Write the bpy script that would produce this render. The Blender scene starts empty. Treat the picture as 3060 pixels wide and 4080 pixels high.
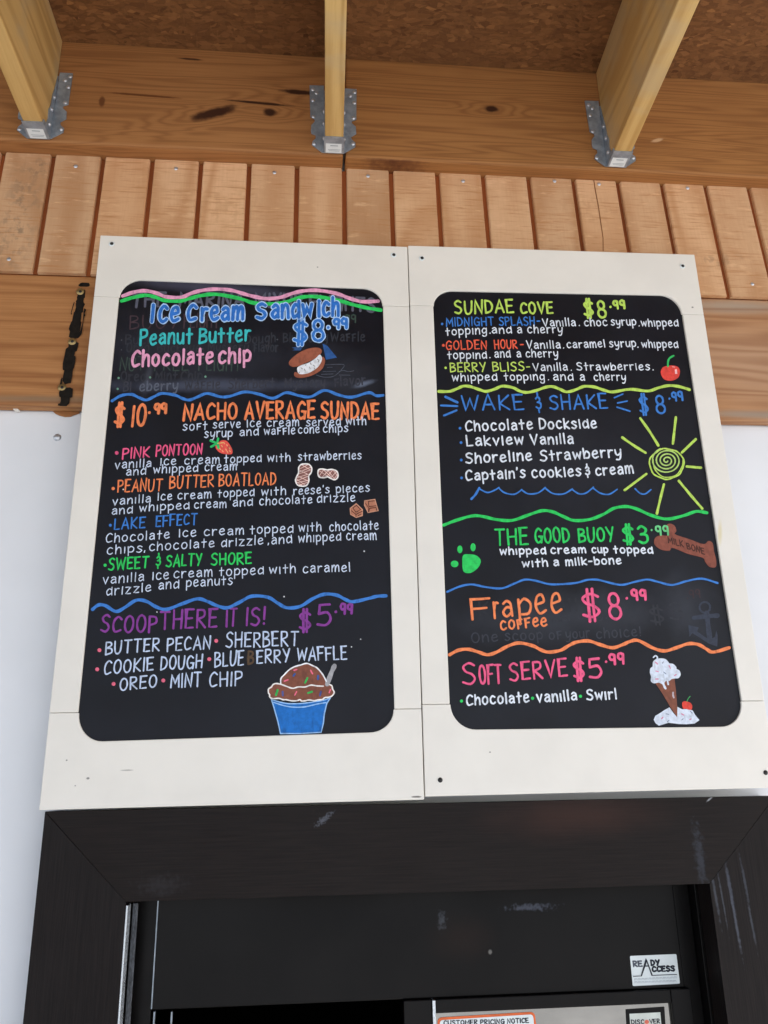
import bpy, math, random
from math import radians, sin, cos, pi
from mathutils import Vector, Matrix
random.seed(7)
S = bpy.context.scene
COL = S.collection

# ---------------------------------------------------------------- camera
FPX, PX, PY = 3300.0, 1530.0, 2040.0          # lens in photo pixels, picture centre
EYE = Vector((0.0, -1.47, 1.6))
UPV = Vector((-0.01890752, -0.94778772, 0.31834091))   # world axes seen from the camera (x right, y down, z forward)
RTV = Vector((0.99594058, 0.01017163, 0.08943655))
INV = Vector((-0.08800491, 0.31873966, 0.94374794))
cam_d = bpy.data.cameras.new('camera'); cam = bpy.data.objects.new('camera', cam_d); COL.objects.link(cam)
cam_d.sensor_fit = 'VERTICAL'; cam_d.sensor_height = 36; cam_d.sensor_width = 27
cam_d.lens = FPX / 4080 * 36; cam_d.clip_start = 0.02; cam_d.clip_end = 500
m = Matrix(((RTV.x, -RTV.y, -RTV.z), (INV.x, -INV.y, -INV.z), (UPV.x, -UPV.y, -UPV.z))).to_4x4()
m.translation = EYE; cam.matrix_world = m
S.camera = cam

# ---------------------------------------------------------------- light
SUN_EL, SUN_AZ = 46, 72                        # degrees; azimuth from straight behind the viewer towards the right
world = bpy.data.worlds.new('World'); S.world = world; world.use_nodes = True
wn = world.node_tree.nodes; wl = world.node_tree.links
sky = wn.new('ShaderNodeTexSky'); sky.sky_type = 'NISHITA'; sky.sun_disc = False
sky.sun_elevation = radians(SUN_EL); sky.sun_rotation = radians(180 - SUN_AZ)
sky.air_density = 1.0; sky.dust_density = 2.5
wl.new(sky.outputs[0], wn['Background'].inputs[0]); wn['Background'].inputs[1].default_value = 0.11
sun_d = bpy.data.lights.new('sun', 'SUN'); sun_d.energy = 3.2; sun_d.angle = radians(0.5); sun_d.color = (1, .97, .93)
sun = bpy.data.objects.new('sun', sun_d); COL.objects.link(sun)
dirs = Vector((sin(radians(SUN_AZ)) * cos(radians(SUN_EL)), -cos(radians(SUN_AZ)) * cos(radians(SUN_EL)), sin(radians(SUN_EL))))
sun.rotation_euler = dirs.to_track_quat('Z', 'Y').to_euler(); sun.location = (3, -6, 8)
S.view_settings.view_transform = 'Standard'; S.view_settings.look = 'None'
S.view_settings.gamma = 1.0; S.view_settings.exposure = 1.55
S.cycles.max_bounces = 8; S.cycles.diffuse_bounces = 6

# ---------------------------------------------------------------- helpers
def ray(x, y):
    r = Vector((x - PX, y - PY, FPX))
    return Vector((RTV.dot(r), INV.dot(r), UPV.dot(r)))
def at(x, y, Y):
    r = ray(x, y); t = (Y - EYE.y) / r.y
    return EYE + r * t

CROPS = dict(A=(400,1080,.74744), B=(400,1560,.74744), C=(300,2000,.80772), D=(200,2350,.86799),
             E=(1700,1130,.69922), F=(1700,1530,.69922), G=(1740,2000,.69922), H=(1740,2350,.79566),
             W1=(0,0,.92224), W2=(1530,0,.92224), L=(0,1080,.55127), K1=(0,2900,.92224), K2=(1530,2900,.92224),
             Z=(0,0,1.84448), N1=(0,0,.3075), N2=(1160,0,.3075), N3=(2200,0,.42194), P6=(2600,1000,.34354),
             Q4=(1700,3950,.36166), Q5=(2300,3750,.36166), R7=(2480,3000,.48822), R6=(420,3500,.28933),
             Q1=(1000,1300,.33755), Q2=(1050,2600,.21097), Q3=(2540,2580,.19289), R4=(1150,1800,.24714), R5=(780,1720,.1085), U7=(1800,2340,.63894),
             X=(0,0,1.0))
def px(crop, x, y):
    o = CROPS[crop]; return (o[0] + x * o[2], o[1] + y * o[2])
def pw(crop, x, y, Y): return at(*px(crop, x, y), Y)

class MB:
    def __init__(s): s.v = []; s.f = []; s.m = []
    def face(s, pts, mi=0):
        n = len(s.v); s.v += [Vector(p) for p in pts]; s.f.append(tuple(range(n, n + len(pts)))); s.m.append(mi)
    def box(s, a, b, mi=0):
        x0,y0,z0 = a; x1,y1,z1 = b
        s.hexa([(x0,y0,z0),(x1,y0,z0),(x1,y1,z0),(x0,y1,z0),(x0,y0,z1),(x1,y0,z1),(x1,y1,z1),(x0,y1,z1)], mi)
    def hexa(s, p, mi=0):
        n = len(s.v); s.v += [Vector(q) for q in p]
        for f in ((0,3,2,1),(4,5,6,7),(0,1,5,4),(1,2,6,5),(2,3,7,6),(3,0,4,7)):
            s.f.append(tuple(n + i for i in f)); s.m.append(mi)
    def prism(s, poly, vec, mi=0):             # polygon (world points) extruded by vec
        n = len(s.v); k = len(poly); vec = Vector(vec)
        s.v += [Vector(p) for p in poly] + [Vector(p) + vec for p in poly]
        s.f.append(tuple(range(n, n + k))); s.m.append(mi)
        s.f.append(tuple(range(n + 2 * k - 1, n + k - 1, -1))); s.m.append(mi)
        for i in range(k):
            j = (i + 1) % k; s.f.append((n + i, n + k + i, n + k + j, n + j)); s.m.append(mi)
    def disc(s, c, r, axis, mi=0, dome=0.0, n=12):    # small domed head facing along axis
        a = Vector(axis).normalized(); t = a.orthogonal().normalized(); b = a.cross(t); c = Vector(c)
        n0 = len(s.v)
        for rr, h in ((1, 0), (.72, .7), (0, 1)):
            if rr == 0: s.v.append(c + a * dome); continue
            for i in range(n):
                q = 2 * pi * i / n; s.v.append(c + (t * cos(q) + b * sin(q)) * r * rr + a * dome * h)
        for i in range(n):
            j = (i + 1) % n
            s.f.append((n0+i, n0+j, n0+n+j, n0+n+i)); s.m.append(mi)
            s.f.append((n0+n+i, n0+n+j, n0+2*n)); s.m.append(mi)
    def build(s, name, mats, parent=None, loc=None, bevel=0, smooth=False, label=None):
        o_loc = Vector(loc) if loc is not None else (parent_loc(parent) if parent else Vector((0,0,0)))
        me = bpy.data.meshes.new(name); me.from_pydata([tuple(v - o_loc) for v in s.v], [], s.f)
        if not isinstance(mats, (list, tuple)): mats = [mats]
        for q in mats: me.materials.append(q)
        for p, mi in zip(me.polygons, s.m): p.material_index = mi; p.use_smooth = smooth
        me.update()
        import bmesh
        bm = bmesh.new(); bm.from_mesh(me); bmesh.ops.recalc_face_normals(bm, faces=bm.faces); bm.to_mesh(me); bm.free()
        o = bpy.data.objects.new(name, me); COL.objects.link(o)
        if parent: o.parent = parent
        else: o.location = o_loc
        if bevel:
            b = o.modifiers.new('bevel', 'BEVEL'); b.width = bevel; b.segments = 2; b.limit_method = 'ANGLE'; b.angle_limit = radians(40)
        if label: o['label'] = label
        return o
def parent_loc(p):
    v = Vector((0,0,0))
    while p: v += p.location; p = p.parent
    return v
def thing(name, label, cat, loc, group=None):
    o = bpy.data.objects.new(name, None); COL.objects.link(o); o.location = loc; o.empty_display_size = .05
    o['label'] = label; o['category'] = cat
    if group: o['group'] = group
    return o
def tag(o, label, cat, group=None):
    o['label'] = label; o['category'] = cat
    if group: o['group'] = group
    return o

# ---------------------------------------------------------------- materials
def lin(h):
    h = h.lstrip('#'); c = [int(h[i:i+2], 16) / 255 for i in (0, 2, 4)]
    return tuple(((x + .055) / 1.055) ** 2.4 if x > .04045 else x / 12.92 for x in c) + (1,)
def newmat(name, rough=.6, spec=.4, metal=0.0):
    mt = bpy.data.materials.new(name); mt.use_nodes = True
    p = mt.node_tree.nodes['Principled BSDF']
    p.inputs['Roughness'].default_value = rough; p.inputs['Metallic'].default_value = metal
    p.inputs['Specular IOR Level'].default_value = spec
    return mt, mt.node_tree, p
def nd(nt, t, **kw):
    n = nt.nodes.new(t)
    for k, v in kw.items(): setattr(n, k, v)
    return n
def pos(nt): return nd(nt, 'ShaderNodeNewGeometry').outputs['Position']
def mapping(nt, vec, scale=(1,1,1), loc=(0,0,0), rot=(0,0,0), kind='POINT'):
    q = nd(nt, 'ShaderNodeMapping', vector_type=kind); nt.links.new(vec, q.inputs[0])
    q.inputs['Scale'].default_value = scale; q.inputs['Location'].default_value = loc; q.inputs['Rotation'].default_value = rot
    return q.outputs[0]
def noise(nt, vec, scale=1, detail=3, rough=.55, dist=0.0):
    q = nd(nt, 'ShaderNodeTexNoise'); nt.links.new(vec, q.inputs['Vector'])
    q.inputs['Scale'].default_value = scale; q.inputs['Detail'].default_value = detail
    q.inputs['Roughness'].default_value = rough; q.inputs['Distortion'].default_value = dist
    return q.outputs[0]
def mth(nt, op, a, b=None, c=None, clamp=False):
    q = nd(nt, 'ShaderNodeMath', operation=op, use_clamp=clamp)
    for i, v in enumerate((a, b, c)):
        if v is None: continue
        if isinstance(v, (int, float)): q.inputs[i].default_value = v
        else: nt.links.new(v, q.inputs[i])
    return q.outputs[0]
def mix(nt, fac, a, b, blend='MIX'):
    q = nd(nt, 'ShaderNodeMix', data_type='RGBA', blend_type=blend)
    for s, v in ((q.inputs[0], fac), (q.inputs[6], a), (q.inputs[7], b)):
        if isinstance(v, (int, float)): s.default_value = v
        elif isinstance(v, tuple): s.default_value = v
        else: nt.links.new(v, s)
    return q.outputs[2]
def remap(nt, v, a, b, lo=0.0, hi=1.0):
    q = nd(nt, 'ShaderNodeMapRange', interpolation_type='SMOOTHSTEP'); nt.links.new(v, q.inputs[0])
    q.inputs[1].default_value = a; q.inputs[2].default_value = b; q.inputs[3].default_value = lo; q.inputs[4].default_value = hi
    return q.outputs[0]
def bump(nt, p, h, strength=.2, dist=.001):
    q = nd(nt, 'ShaderNodeBump'); q.inputs['Strength'].default_value = strength; q.inputs['Distance'].default_value = dist
    nt.links.new(h, q.inputs['Height']); nt.links.new(q.outputs[0], p.inputs['Normal'])
def spot(nt, c, r, ang=0, soft=.5, amt=.35, ns=30):   # 0..1 mask of a wobbly ellipse on a wall (x, z)
    v = mapping(nt, pos(nt), scale=(r[0], 1000, r[1]), loc=(c[0], 0, c[1]), rot=(0, radians(ang), 0), kind='TEXTURE')
    l = nd(nt, 'ShaderNodeVectorMath', operation='LENGTH'); nt.links.new(v, l.inputs[0])
    d = mth(nt, 'MULTIPLY_ADD', noise(nt, pos(nt), ns, 4), amt * 2, mth(nt, 'SUBTRACT', l.outputs['Value'], amt))
    return remap(nt, d, 1.0, 1.0 - soft)

def wood(name, light, dark, axis='X', ring=26, stretch=9, seed=0, ringamt=.75, fibre=.35, blotch=.35, rough=.62, saw=0.0, knots=(), island=0.0, ringscale=1.0, gray=None, stains=(), mold=()):
    mt, nt, p = newmat(name, rough, .3)
    v = pos(nt)
    sc = {'X': (1, stretch, stretch), 'Y': (stretch, 1, stretch), 'Z': (stretch, stretch, 1)}[axis]
    off = (seed * 3.17, seed * 1.7, seed * 2.3)
    isl = None
    if island:
        isl = nd(nt, 'ShaderNodeNewGeometry').outputs['Random Per Island']
        cmb = nd(nt, 'ShaderNodeCombineXYZ')
        for i in range(3): nt.links.new(mth(nt, 'MULTIPLY', isl, 7.0 + i), cmb.inputs[i])
        add = nd(nt, 'ShaderNodeVectorMath', operation='ADD'); nt.links.new(v, add.inputs[0]); nt.links.new(cmb.outputs[0], add.inputs[1]); v = add.outputs[0]
    g = noise(nt, mapping(nt, v, sc, off), ringscale, 1.5, .4, .25)
    if knots:                                   # growth rings swing round the knots
        for k in knots:
            if len(k) > 5 and k[5]:
                g = mth(nt, 'ADD', g, mth(nt, 'MULTIPLY', spot(nt, (k[0], k[1]), (k[2] * 5, k[3] * 2.6), k[4], 1.0, .06, 12), .22))
    rings = mth(nt, 'MULTIPLY_ADD', mth(nt, 'SINE', mth(nt, 'MULTIPLY', g, ring * 6.283)), .5, .5)
    rings = mth(nt, 'POWER', rings, 1.7)
    fs = {'X': (6, 260, 260), 'Y': (260, 6, 260), 'Z': (260, 260, 6)}[axis]
    fib = noise(nt, mapping(nt, v, fs, off), 1, 3, .6)
    big = noise(nt, mapping(nt, v, (2.2, 2.2, 2.2), off), 1.7, 3)
    c = mix(nt, mth(nt, 'MULTIPLY', rings, ringamt), lin(light), lin(dark))
    c = mix(nt, mth(nt, 'MULTIPLY', remap(nt, fib, .35, .75), fibre), c, lin(dark))
    c = mix(nt, mth(nt, 'MULTIPLY', remap(nt, big, .42, .7), blotch), c, mix(nt, .5, lin(dark), lin(light)))
    if gray: c = mix(nt, remap(nt, noise(nt, mapping(nt, v, (1, 3, 3), off), 3.1, 4), .46, .66, 0, .55), c, lin(gray))
    if isl: c = mix(nt, 1.0, c, mix(nt, isl, (1 - island,) * 3 + (1,), (1 + island * .3,) * 3 + (1,)), 'MULTIPLY')
    h = fib
    if saw:
        sw = noise(nt, mapping(nt, v, (14, 14, 240), off), 1, 3, .65)
        c = mix(nt, mth(nt, 'MULTIPLY', remap(nt, sw, .5, .72), saw), c, lin(dark))
        sw2 = noise(nt, mapping(nt, v, (22, 22, 90), (3, 1, 2)), 1, 4, .6)
        c = mix(nt, mth(nt, 'MULTIPLY', remap(nt, sw2, .56, .74), saw * .8), c, lin('#e6bd92'))
        h = sw
    for k in knots:
        c = mix(nt, spot(nt, (k[0], k[1]), (k[2], k[3]), k[4], .55, .3, 45), c, lin(k[6] if len(k) > 6 else '#3a1d0c'))
    for cc, rr, col, k, ns in stains:
        c = mix(nt, mth(nt, 'MULTIPLY', spot(nt, cc, rr, 0, 1.0, .3, ns), k), c, mix(nt, mth(nt, 'MULTIPLY', rings, ringamt * .6), lin(col), lin(dark)))
    for cc, rr, col, k in mold:
        f = mth(nt, 'MULTIPLY', spot(nt, cc, rr, 0, 1.0, .2, 10), remap(nt, noise(nt, mapping(nt, pos(nt), (1, 1, .75), (5, 0, 2)), 55, 5, .6), .46, .62))
        c = mix(nt, mth(nt, 'MULTIPLY', f, k), c, lin(col))
    nt.links.new(c, p.inputs['Base Color']); bump(nt, p, h, .25, .0008)
    return mt
def plain(name, col, rough=.5, spec=.4, metal=0, var=.12, ns=40, bs=.0, spots=(), streak=None):
    mt, nt, p = newmat(name, rough, spec, metal)
    c = lin(col) if isinstance(col, str) else col
    n = noise(nt, mapping(nt, pos(nt), streak or (1, 1, 1)), ns, 4)
    cc = mix(nt, remap(nt, n, .3, .7), tuple(x * (1 - var) for x in c[:3]) + (1,), tuple(min(1, x * (1 + var * .6)) for x in c[:3]) + (1,))
    for s in spots: cc = mix(nt, mth(nt, 'MULTIPLY', spot(nt, *s[:-2]), s[-1]), cc, lin(s[-2]))
    nt.links.new(cc, p.inputs['Base Color'])
    rr = remap(nt, noise(nt, pos(nt), ns * .6, 4), .3, .7, max(.02, rough - .08), min(1, rough + .08)); nt.links.new(rr, p.inputs['Roughness'])
    if bs: bump(nt, p, n, bs, .001)
    return mt

def kpt(crop, x, y, Y):
    q = pw(crop, x, y, Y); return (q.x, q.z)
def knot(crop, x, y, rx, rz, ang=0, ringy=True, col='#3a1d0c', Y=-.056):
    q = pw(crop, x, y, Y); return (q.x, q.z, rx, rz, ang, ringy, col)

M = {}
LEDGER_KN = [knot('W1', 925, 488, .066, .017, -22), knot('W1', 1165, 485, .018, .014, 0), knot('W1', 1120, 445, .085, .0045, 3, False),
             knot('W1', 820, 255, .035, .004, 2, False, '#4a2a14'), knot('W1', 620, 412, .1, .004, 2, False, '#6a3d1c'), knot('W1', 1290, 398, .05, .009, 2, False), knot('W1', 440, 440, .008, .018, 0, False, '#6b4020')]
LEDGER_KN2 = [knot('W2', 465, 470, .021, .012, 0), knot('W2', 150, 700, .14, .007, 2, False, '#5a3018'), knot('W2', 1180, 605, .02, .006, -20, False, '#c9a27a')]
M['ledger'] = wood('ledger_wood', '#a87444', '#744724', 'X', ring=12, stretch=26, seed=1, ringamt=.45, blotch=.5, fibre=.3, knots=LEDGER_KN)
M['ledger2'] = wood('ledger_wood_right', '#a67341', '#744623', 'X', ring=13, stretch=26, seed=5, ringamt=.5, blotch=.5, fibre=.3, knots=LEDGER_KN2)
M['siding'] = wood('siding_wood', '#dfb389', '#b47c4c', 'Z', ring=6, stretch=6, seed=2, ringamt=.5, fibre=.15, blotch=.8, rough=.75, saw=.7, island=.22, mold=[((-.585, 2.7), (.055, .2), '#86705a', .75), ((-.56, 2.83), (.03, .04), '#7a644f', .6), ((.86, 2.66), (.14, .035), '#a07c5c', .5), ((.6, 2.78), (.12, .06), '#b5855c', .4), ((-.2, 2.75), (.2, .1), '#bd8c62', .35)])
M['groove'] = wood('groove_wood', '#9a5429', '#733b19', 'Z', ring=4, seed=3, rough=.8)
M['header'] = wood('header_wood', '#b5804f', '#84502a', 'X', ring=8, stretch=16, seed=8, ringamt=.65, fibre=.4, stains=[((.9, 2.42), (.35, .2), '#b9977a', .75, 3), ((.9, 2.55), (.3, .03), '#a39584', .8, 8), ((.9, 2.3), (.3, .015), '#968a7c', .8, 8), ((-.5, 2.3), (.3, .012), '#7d6a55', .7, 8)])
M['joist'] = wood('joist_wood', '#d0ab6c', '#a67d42', 'Y', ring=4, stretch=16, seed=4, ringamt=.6, fibre=.25, blotch=.4, gray='#b7a07a')
# oriented strand board
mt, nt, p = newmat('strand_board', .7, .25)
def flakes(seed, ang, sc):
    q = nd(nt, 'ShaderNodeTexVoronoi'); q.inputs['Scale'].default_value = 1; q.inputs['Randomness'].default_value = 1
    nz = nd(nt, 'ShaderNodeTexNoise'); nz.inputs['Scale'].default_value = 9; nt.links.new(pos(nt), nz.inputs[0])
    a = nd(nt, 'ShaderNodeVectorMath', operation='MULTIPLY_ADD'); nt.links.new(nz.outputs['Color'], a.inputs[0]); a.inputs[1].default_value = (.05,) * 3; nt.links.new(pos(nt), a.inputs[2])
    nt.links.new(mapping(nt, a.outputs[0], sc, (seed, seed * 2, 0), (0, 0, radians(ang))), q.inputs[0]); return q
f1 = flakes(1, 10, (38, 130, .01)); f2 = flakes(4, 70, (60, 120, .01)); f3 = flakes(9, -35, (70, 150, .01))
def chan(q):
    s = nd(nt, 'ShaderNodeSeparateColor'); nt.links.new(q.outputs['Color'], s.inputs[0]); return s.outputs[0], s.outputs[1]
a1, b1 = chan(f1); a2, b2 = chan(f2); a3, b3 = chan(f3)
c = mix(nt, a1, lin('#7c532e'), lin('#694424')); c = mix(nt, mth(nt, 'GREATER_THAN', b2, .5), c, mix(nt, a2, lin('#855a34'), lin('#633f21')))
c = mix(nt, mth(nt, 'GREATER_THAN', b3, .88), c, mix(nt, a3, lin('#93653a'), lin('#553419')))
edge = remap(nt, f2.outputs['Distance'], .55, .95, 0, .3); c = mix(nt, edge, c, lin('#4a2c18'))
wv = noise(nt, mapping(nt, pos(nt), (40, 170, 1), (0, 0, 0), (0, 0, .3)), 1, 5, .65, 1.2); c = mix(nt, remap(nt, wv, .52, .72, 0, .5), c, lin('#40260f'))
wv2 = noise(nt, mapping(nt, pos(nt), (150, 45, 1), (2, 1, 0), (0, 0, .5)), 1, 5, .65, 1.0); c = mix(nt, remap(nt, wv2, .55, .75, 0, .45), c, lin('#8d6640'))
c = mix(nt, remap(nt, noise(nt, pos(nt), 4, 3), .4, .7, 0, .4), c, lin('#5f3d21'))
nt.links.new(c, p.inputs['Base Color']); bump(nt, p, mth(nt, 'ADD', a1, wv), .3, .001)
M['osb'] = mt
M['white'] = plain('white_trim', '#e6e2d9', .5, .35, var=.035, ns=9, bs=.03, spots=[
    (kpt('Z', 686, 577, -.066), (.002, .0015), 0, .5, .2, 60, '#777470', .9), (kpt('K1', 380, 218, -.066), (.003, .002), 0, .5, .2, 60, '#777470', .9),
    (kpt('E', 1515, 135, -.066), (.003, .0025), 0, .5, .2, 60, '#777470', .9), (kpt('Z', 1555, 1150, -.066), (.006, .035), 10, .9, .3, 20, '#d9c98f', .6),
    (kpt('F', 95, 355, -.066), (.004, .012), -10, .5, .2, 60, '#a5a19b', .7), (kpt('K2', 140, 298, -.066), (.01, .0018), 0, .5, .4, 90, '#5f5c58', .9),
    (kpt('K1', 288, 140, -.066), (.002, .0015), 0, .5, .2, 60, '#777470', .9), (kpt('K1', 550, 183, -.066), (.012, .0012), 0, .5, .5, 120, '#999590', .8),
    (kpt('K2', 458, 105, -.066), (.0018, .0014), 0, .5, .2, 60, '#777470', .9), (kpt('K1', 325, 250, -.066), (.0016, .0014), 0, .5, .2, 60, '#888580', .8)])
M['wall'] = plain('white_wall_panel', '#e6e8eb', .45, .4, var=.05, ns=2.5, bs=.02)
def smear(crop, x, y, rx, rz, ang, col, k, Y=-.062, ns=14): return (kpt(crop, x, y, Y), (rx, rz), ang, 1.0, .5, ns, col, k)
M['chalk'] = plain('black_chalkboard', '#12131b', .45, .25, var=.25, ns=9, spots=[
    smear('A', 600, 90, .25, .02, 3, '#4a4a5c', .7), smear('A', 500, 440, .3, .12, 0, '#30323c', .55), smear('A', 600, 610, .32, .02, -2, '#4c5264', .75, ns=22),
    smear('A', 250, 580, .01, .05, 8, '#50545f', .5, ns=30), smear('A', 1300, 560, .09, .08, 0, '#34363f', .5), smear('U7', 700, 180, .27, .06, -3, '#34373f', .8), smear('U7', 1450, 130, .08, .08, 0, '#3a3d46', .6),
    smear('F', 800, 400, .26, .18, 0, '#27282f', .6), smear('A', 1410, 600, .03, .008, -20, '#6a7488', .8, ns=40), smear('D', 910, 315, .006, .012, 0, '#4a3a2c', .9)])
M['steel'] = plain('galvanised_steel', '#9aa5af', .42, .5, .45, var=.25, ns=60)
M['nail'] = plain('zinc_nail', '#c9cdd2', .35, .5, .7, var=.1)
M['dark'] = plain('dark_screw', '#2b2a2a', .4, .5, .3)
M['sticker'] = plain('paper_label', '#dfe6e6', .6, .3, var=.05)
M['print_grey'] = plain('grey_print', '#9aa6ab', .6, .3)
M['tape'] = plain('black_adhesive', '#1c1712', .8, .2, var=.4, ns=120)
M['washer'] = plain('brass_washer', '#a08a5c', .35, .5, .7)
M['blackwood'] = plain('black_painted_wood', '#1b1513', .45, .14, var=.35, ns=7, bs=.35, streak=(1.6, 40, 60), spots=[
    (kpt('K2', 880, 380, -.05), (.2, .05), 0, 1.0, .4, 8, '#3a2620', .7), (kpt('K1', 1400, 395, -.05), (.022, .006), -35, 1.0, 1.3, 260, '#5a5d66', .8),
    (kpt('K2', 1410, 305, -.05), (.012, .002), -35, .7, .6, 200, '#8d8f93', .9), (kpt('K2', 1365, 560, -.05), (.012, .07), 0, 1, 1.2, 120, '#373a42', .7), (kpt('K1', 700, 680, -.05), (.05, .02), 0, 1, 1.2, 120, '#2c2a2c', .6)])
M['blackwood_v'] = plain('black_painted_jamb_wood', '#1a1514', .45, .14, var=.35, ns=8, bs=.35, streak=(50, 40, 1.5), spots=[
    (kpt('R7', 880, 1100, -.05), (.004, .06), -3, .8, .7, 120, '#5a5f6c', .45), (kpt('R7', 930, 1400, -.05), (.003, .06), -3, .8, .7, 140, '#646975', .45), (kpt('R7', 1000, 1050, -.05), (.003, .05), -3, .8, .7, 140, '#565b66', .4), (kpt('R7', 760, 1150, -.05), (.003, .06), -3, .8, .7, 140, '#5b606a', .4), (kpt('R7', 1060, 1400, -.05), (.0025, .05), -3, .8, .7, 140, '#5b606a', .4), (kpt('R7', 820, 1200, -.05), (.002, .06), -3, .8, .7, 140, '#5b606a', .4)])
M['blackmetal'] = plain('black_window_metal', '#0a0808', .36, .15, var=.25, ns=10, spots=[
    (kpt('K2', 250, 835, .02), (.01, .016), 0, .9, 1.2, 160, '#474a50', .8), (kpt('K2', 640, 775, .02), (.05, .007), 0, .9, 1.3, 150, '#4a4d58', .8),
    (kpt('K2', 330, 900, .02), (.08, .05), 0, 1, .4, 9, '#1d120e', .7), (kpt('K2', 458, 968, .02), (.004, .005), 0, .6, .6, 90, '#6c6a66', .9)])
M['alu'] = plain('bare_aluminium', '#cdd3d8', .3, .5, .6, var=.3, ns=60, streak=(30, 1, 6))
M['glass'] = plain('mirrored_glass', '#8f8d88', .05, .5, .9, var=.15, ns=6)
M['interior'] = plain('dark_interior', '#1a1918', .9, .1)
M['orange_edge'] = plain('orange_border', '#e0662f', .5)
M['ink'] = plain('dark_ink', '#262a33', .6, .2, var=.05)
M['red_dot'] = plain('orange_dot', '#e8735a', .5)
M['ground'] = plain('pale_concrete', '#b3b4b4', .85, .2, var=.15, ns=3, bs=.1)
PAINT = {}
def paint(col):
    if col not in PAINT:
        mt, nt, p = newmat('chalk_paint_' + col.strip('#'), .6, .25); c = lin(col)
        n = noise(nt, pos(nt), 150, 4); n2 = noise(nt, mapping(nt, pos(nt), (1.6, 1, .8), (3, 1, 2)), 85, 3)
        k = mix(nt, remap(nt, n, .3, .7), tuple(x * .84 for x in c[:3]) + (1,), tuple(min(1, x * 1.08) for x in c[:3]) + (1,))
        k = mix(nt, remap(nt, n2, .52, .72, 0, .42), k, mix(nt, .35, lin('#12131b'), c))   # thin spots let the board show through
        nt.links.new(k, p.inputs['Base Color']); PAINT[col] = mt
    return PAINT[col]

# ---------------------------------------------------------------- the setting
g = MB(); g.face([(-150,-150,0),(150,-150,0),(150,150,0),(-150,150,0)])
o = g.build('ground', M['ground']); o['kind'] = 'structure'
XL, XR = -5.0, 2.6
ZH0, ZH1 = 2.288, 2.568            # header board
ZL0 = 2.867                        # underside of the ledger
YL = -.056                         # its face
ZC = 3.132                         # ceiling line
OX0, OX1, OZ0, OZ1 = -.274, .655, .62, 1.4455   # window opening
# wall panel with the window opening
wp = thing('wall_panel', 'smooth white wall panel behind the menu boards and the black window', 'wall', (0, 0, 0))
b = MB()
for a, c in (((XL,0,0),(OX0-.03,.1,ZH0)), ((OX1+.03,0,0),(XR,.1,ZH0)), ((OX0-.03,0,0),(OX1+.03,.1,OZ0-.03)), ((OX0-.03,0,OZ1+.03),(OX1+.03,.1,ZH0))): b.box(a, c)
b.box((XL, .002, ZH0+.0005), (XR, .1, 3.15))
b.build('wall_sheet', M['wall'], wp)
q = MB(); q.prism([pw('L', x, y, -.001) for x, y in ((380,1012),(400,1032),(430,1046),(470,1056),(510,1054),(540,1042),(575,1030),(575,1010))], (0, -.002, 0))
q.build('bare_wood_chip', M['header'], wp, label='bare orange wood where the panel edge has broken away')
q = MB(); q.prism([pw('L', x, y, -.004) for x, y in ((108,985),(122,978),(134,990),(132,1005),(150,1018),(120,1022),(104,1012))], (0, -.008, 0)); q.build('loose_caulk', M['white'], wp)
q = MB(); q.disc(pw('L', 414, 1202, 0), .0075, (0,-1,0), 0, .004, 16); q.build('screw', M['nail'], wp, smooth=True)
# dark room behind the serving window
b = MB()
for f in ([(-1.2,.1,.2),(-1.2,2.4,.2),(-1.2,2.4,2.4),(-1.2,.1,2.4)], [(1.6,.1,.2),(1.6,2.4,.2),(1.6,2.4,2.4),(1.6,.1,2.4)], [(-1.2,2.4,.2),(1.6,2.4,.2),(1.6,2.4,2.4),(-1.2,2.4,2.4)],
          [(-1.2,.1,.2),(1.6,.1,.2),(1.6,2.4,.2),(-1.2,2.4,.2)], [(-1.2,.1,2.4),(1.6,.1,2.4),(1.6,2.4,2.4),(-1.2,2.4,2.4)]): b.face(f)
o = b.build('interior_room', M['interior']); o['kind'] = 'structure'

# header board
hb = thing('header_board', 'weathered brown plank between the grooved siding and the white wall', 'board', (0, 0, ZH0))
b = MB(); b.box((XL,-.03,ZH0), (XR,-.0005,ZH1)); b.build('plank', M['header'], hb, bevel=.004)
strip = MB()
def blob(cx, cy, w, h, sl=-.17):
    pts = []; h *= 1.28
    for i in range(14):
        t = 2 * pi * i / 14; rx = w * .5 * (abs(cos(t)) ** .4) * (1 if cos(t) > 0 else -1); ry = h * .5 * (abs(sin(t)) ** .4) * (1 if sin(t) > 0 else -1)
        pts.append(pw('L', cx + rx + sl * ry + random.uniform(-5, 5), cy + ry + random.uniform(-5, 5), -.0305 - .0002 * len(strip.f) / 17))
    strip.prism(pts, (0, .0004, 0))
for cx, cy, w, h in ((610,100,80,20),(588,170,60,50),(580,215,55,40),(575,265,62,62),(558,335,58,62),(545,420,72,110),(520,395,30,60),(525,545,70,60),(505,600,70,80),(500,665,85,85),(492,755,62,90),(478,880,95,60),(470,935,64,50),(455,968,74,16)): blob(cx, cy, w, h)
for p4 in ((598,370,10,160),(525,270,5,70),(612,300,8,40),(440,810,12,60)): blob(*p4)
strip.build('adhesive_strip', M['tape'], hb, label='flaking black strip of old adhesive')
for x, y in ((580,147),(522,508),(448,840)):
    q = MB(); q.disc(pw('L', x, y, -.032), .0078, (0,-1,0), 0, .0025, 16); q.disc(pw('L', x, y, -.0346), .003, (0,-1,0), 1, .0008, 10); q.build('screw', [M['washer'], M['dark']], hb, smooth=True)

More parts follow.
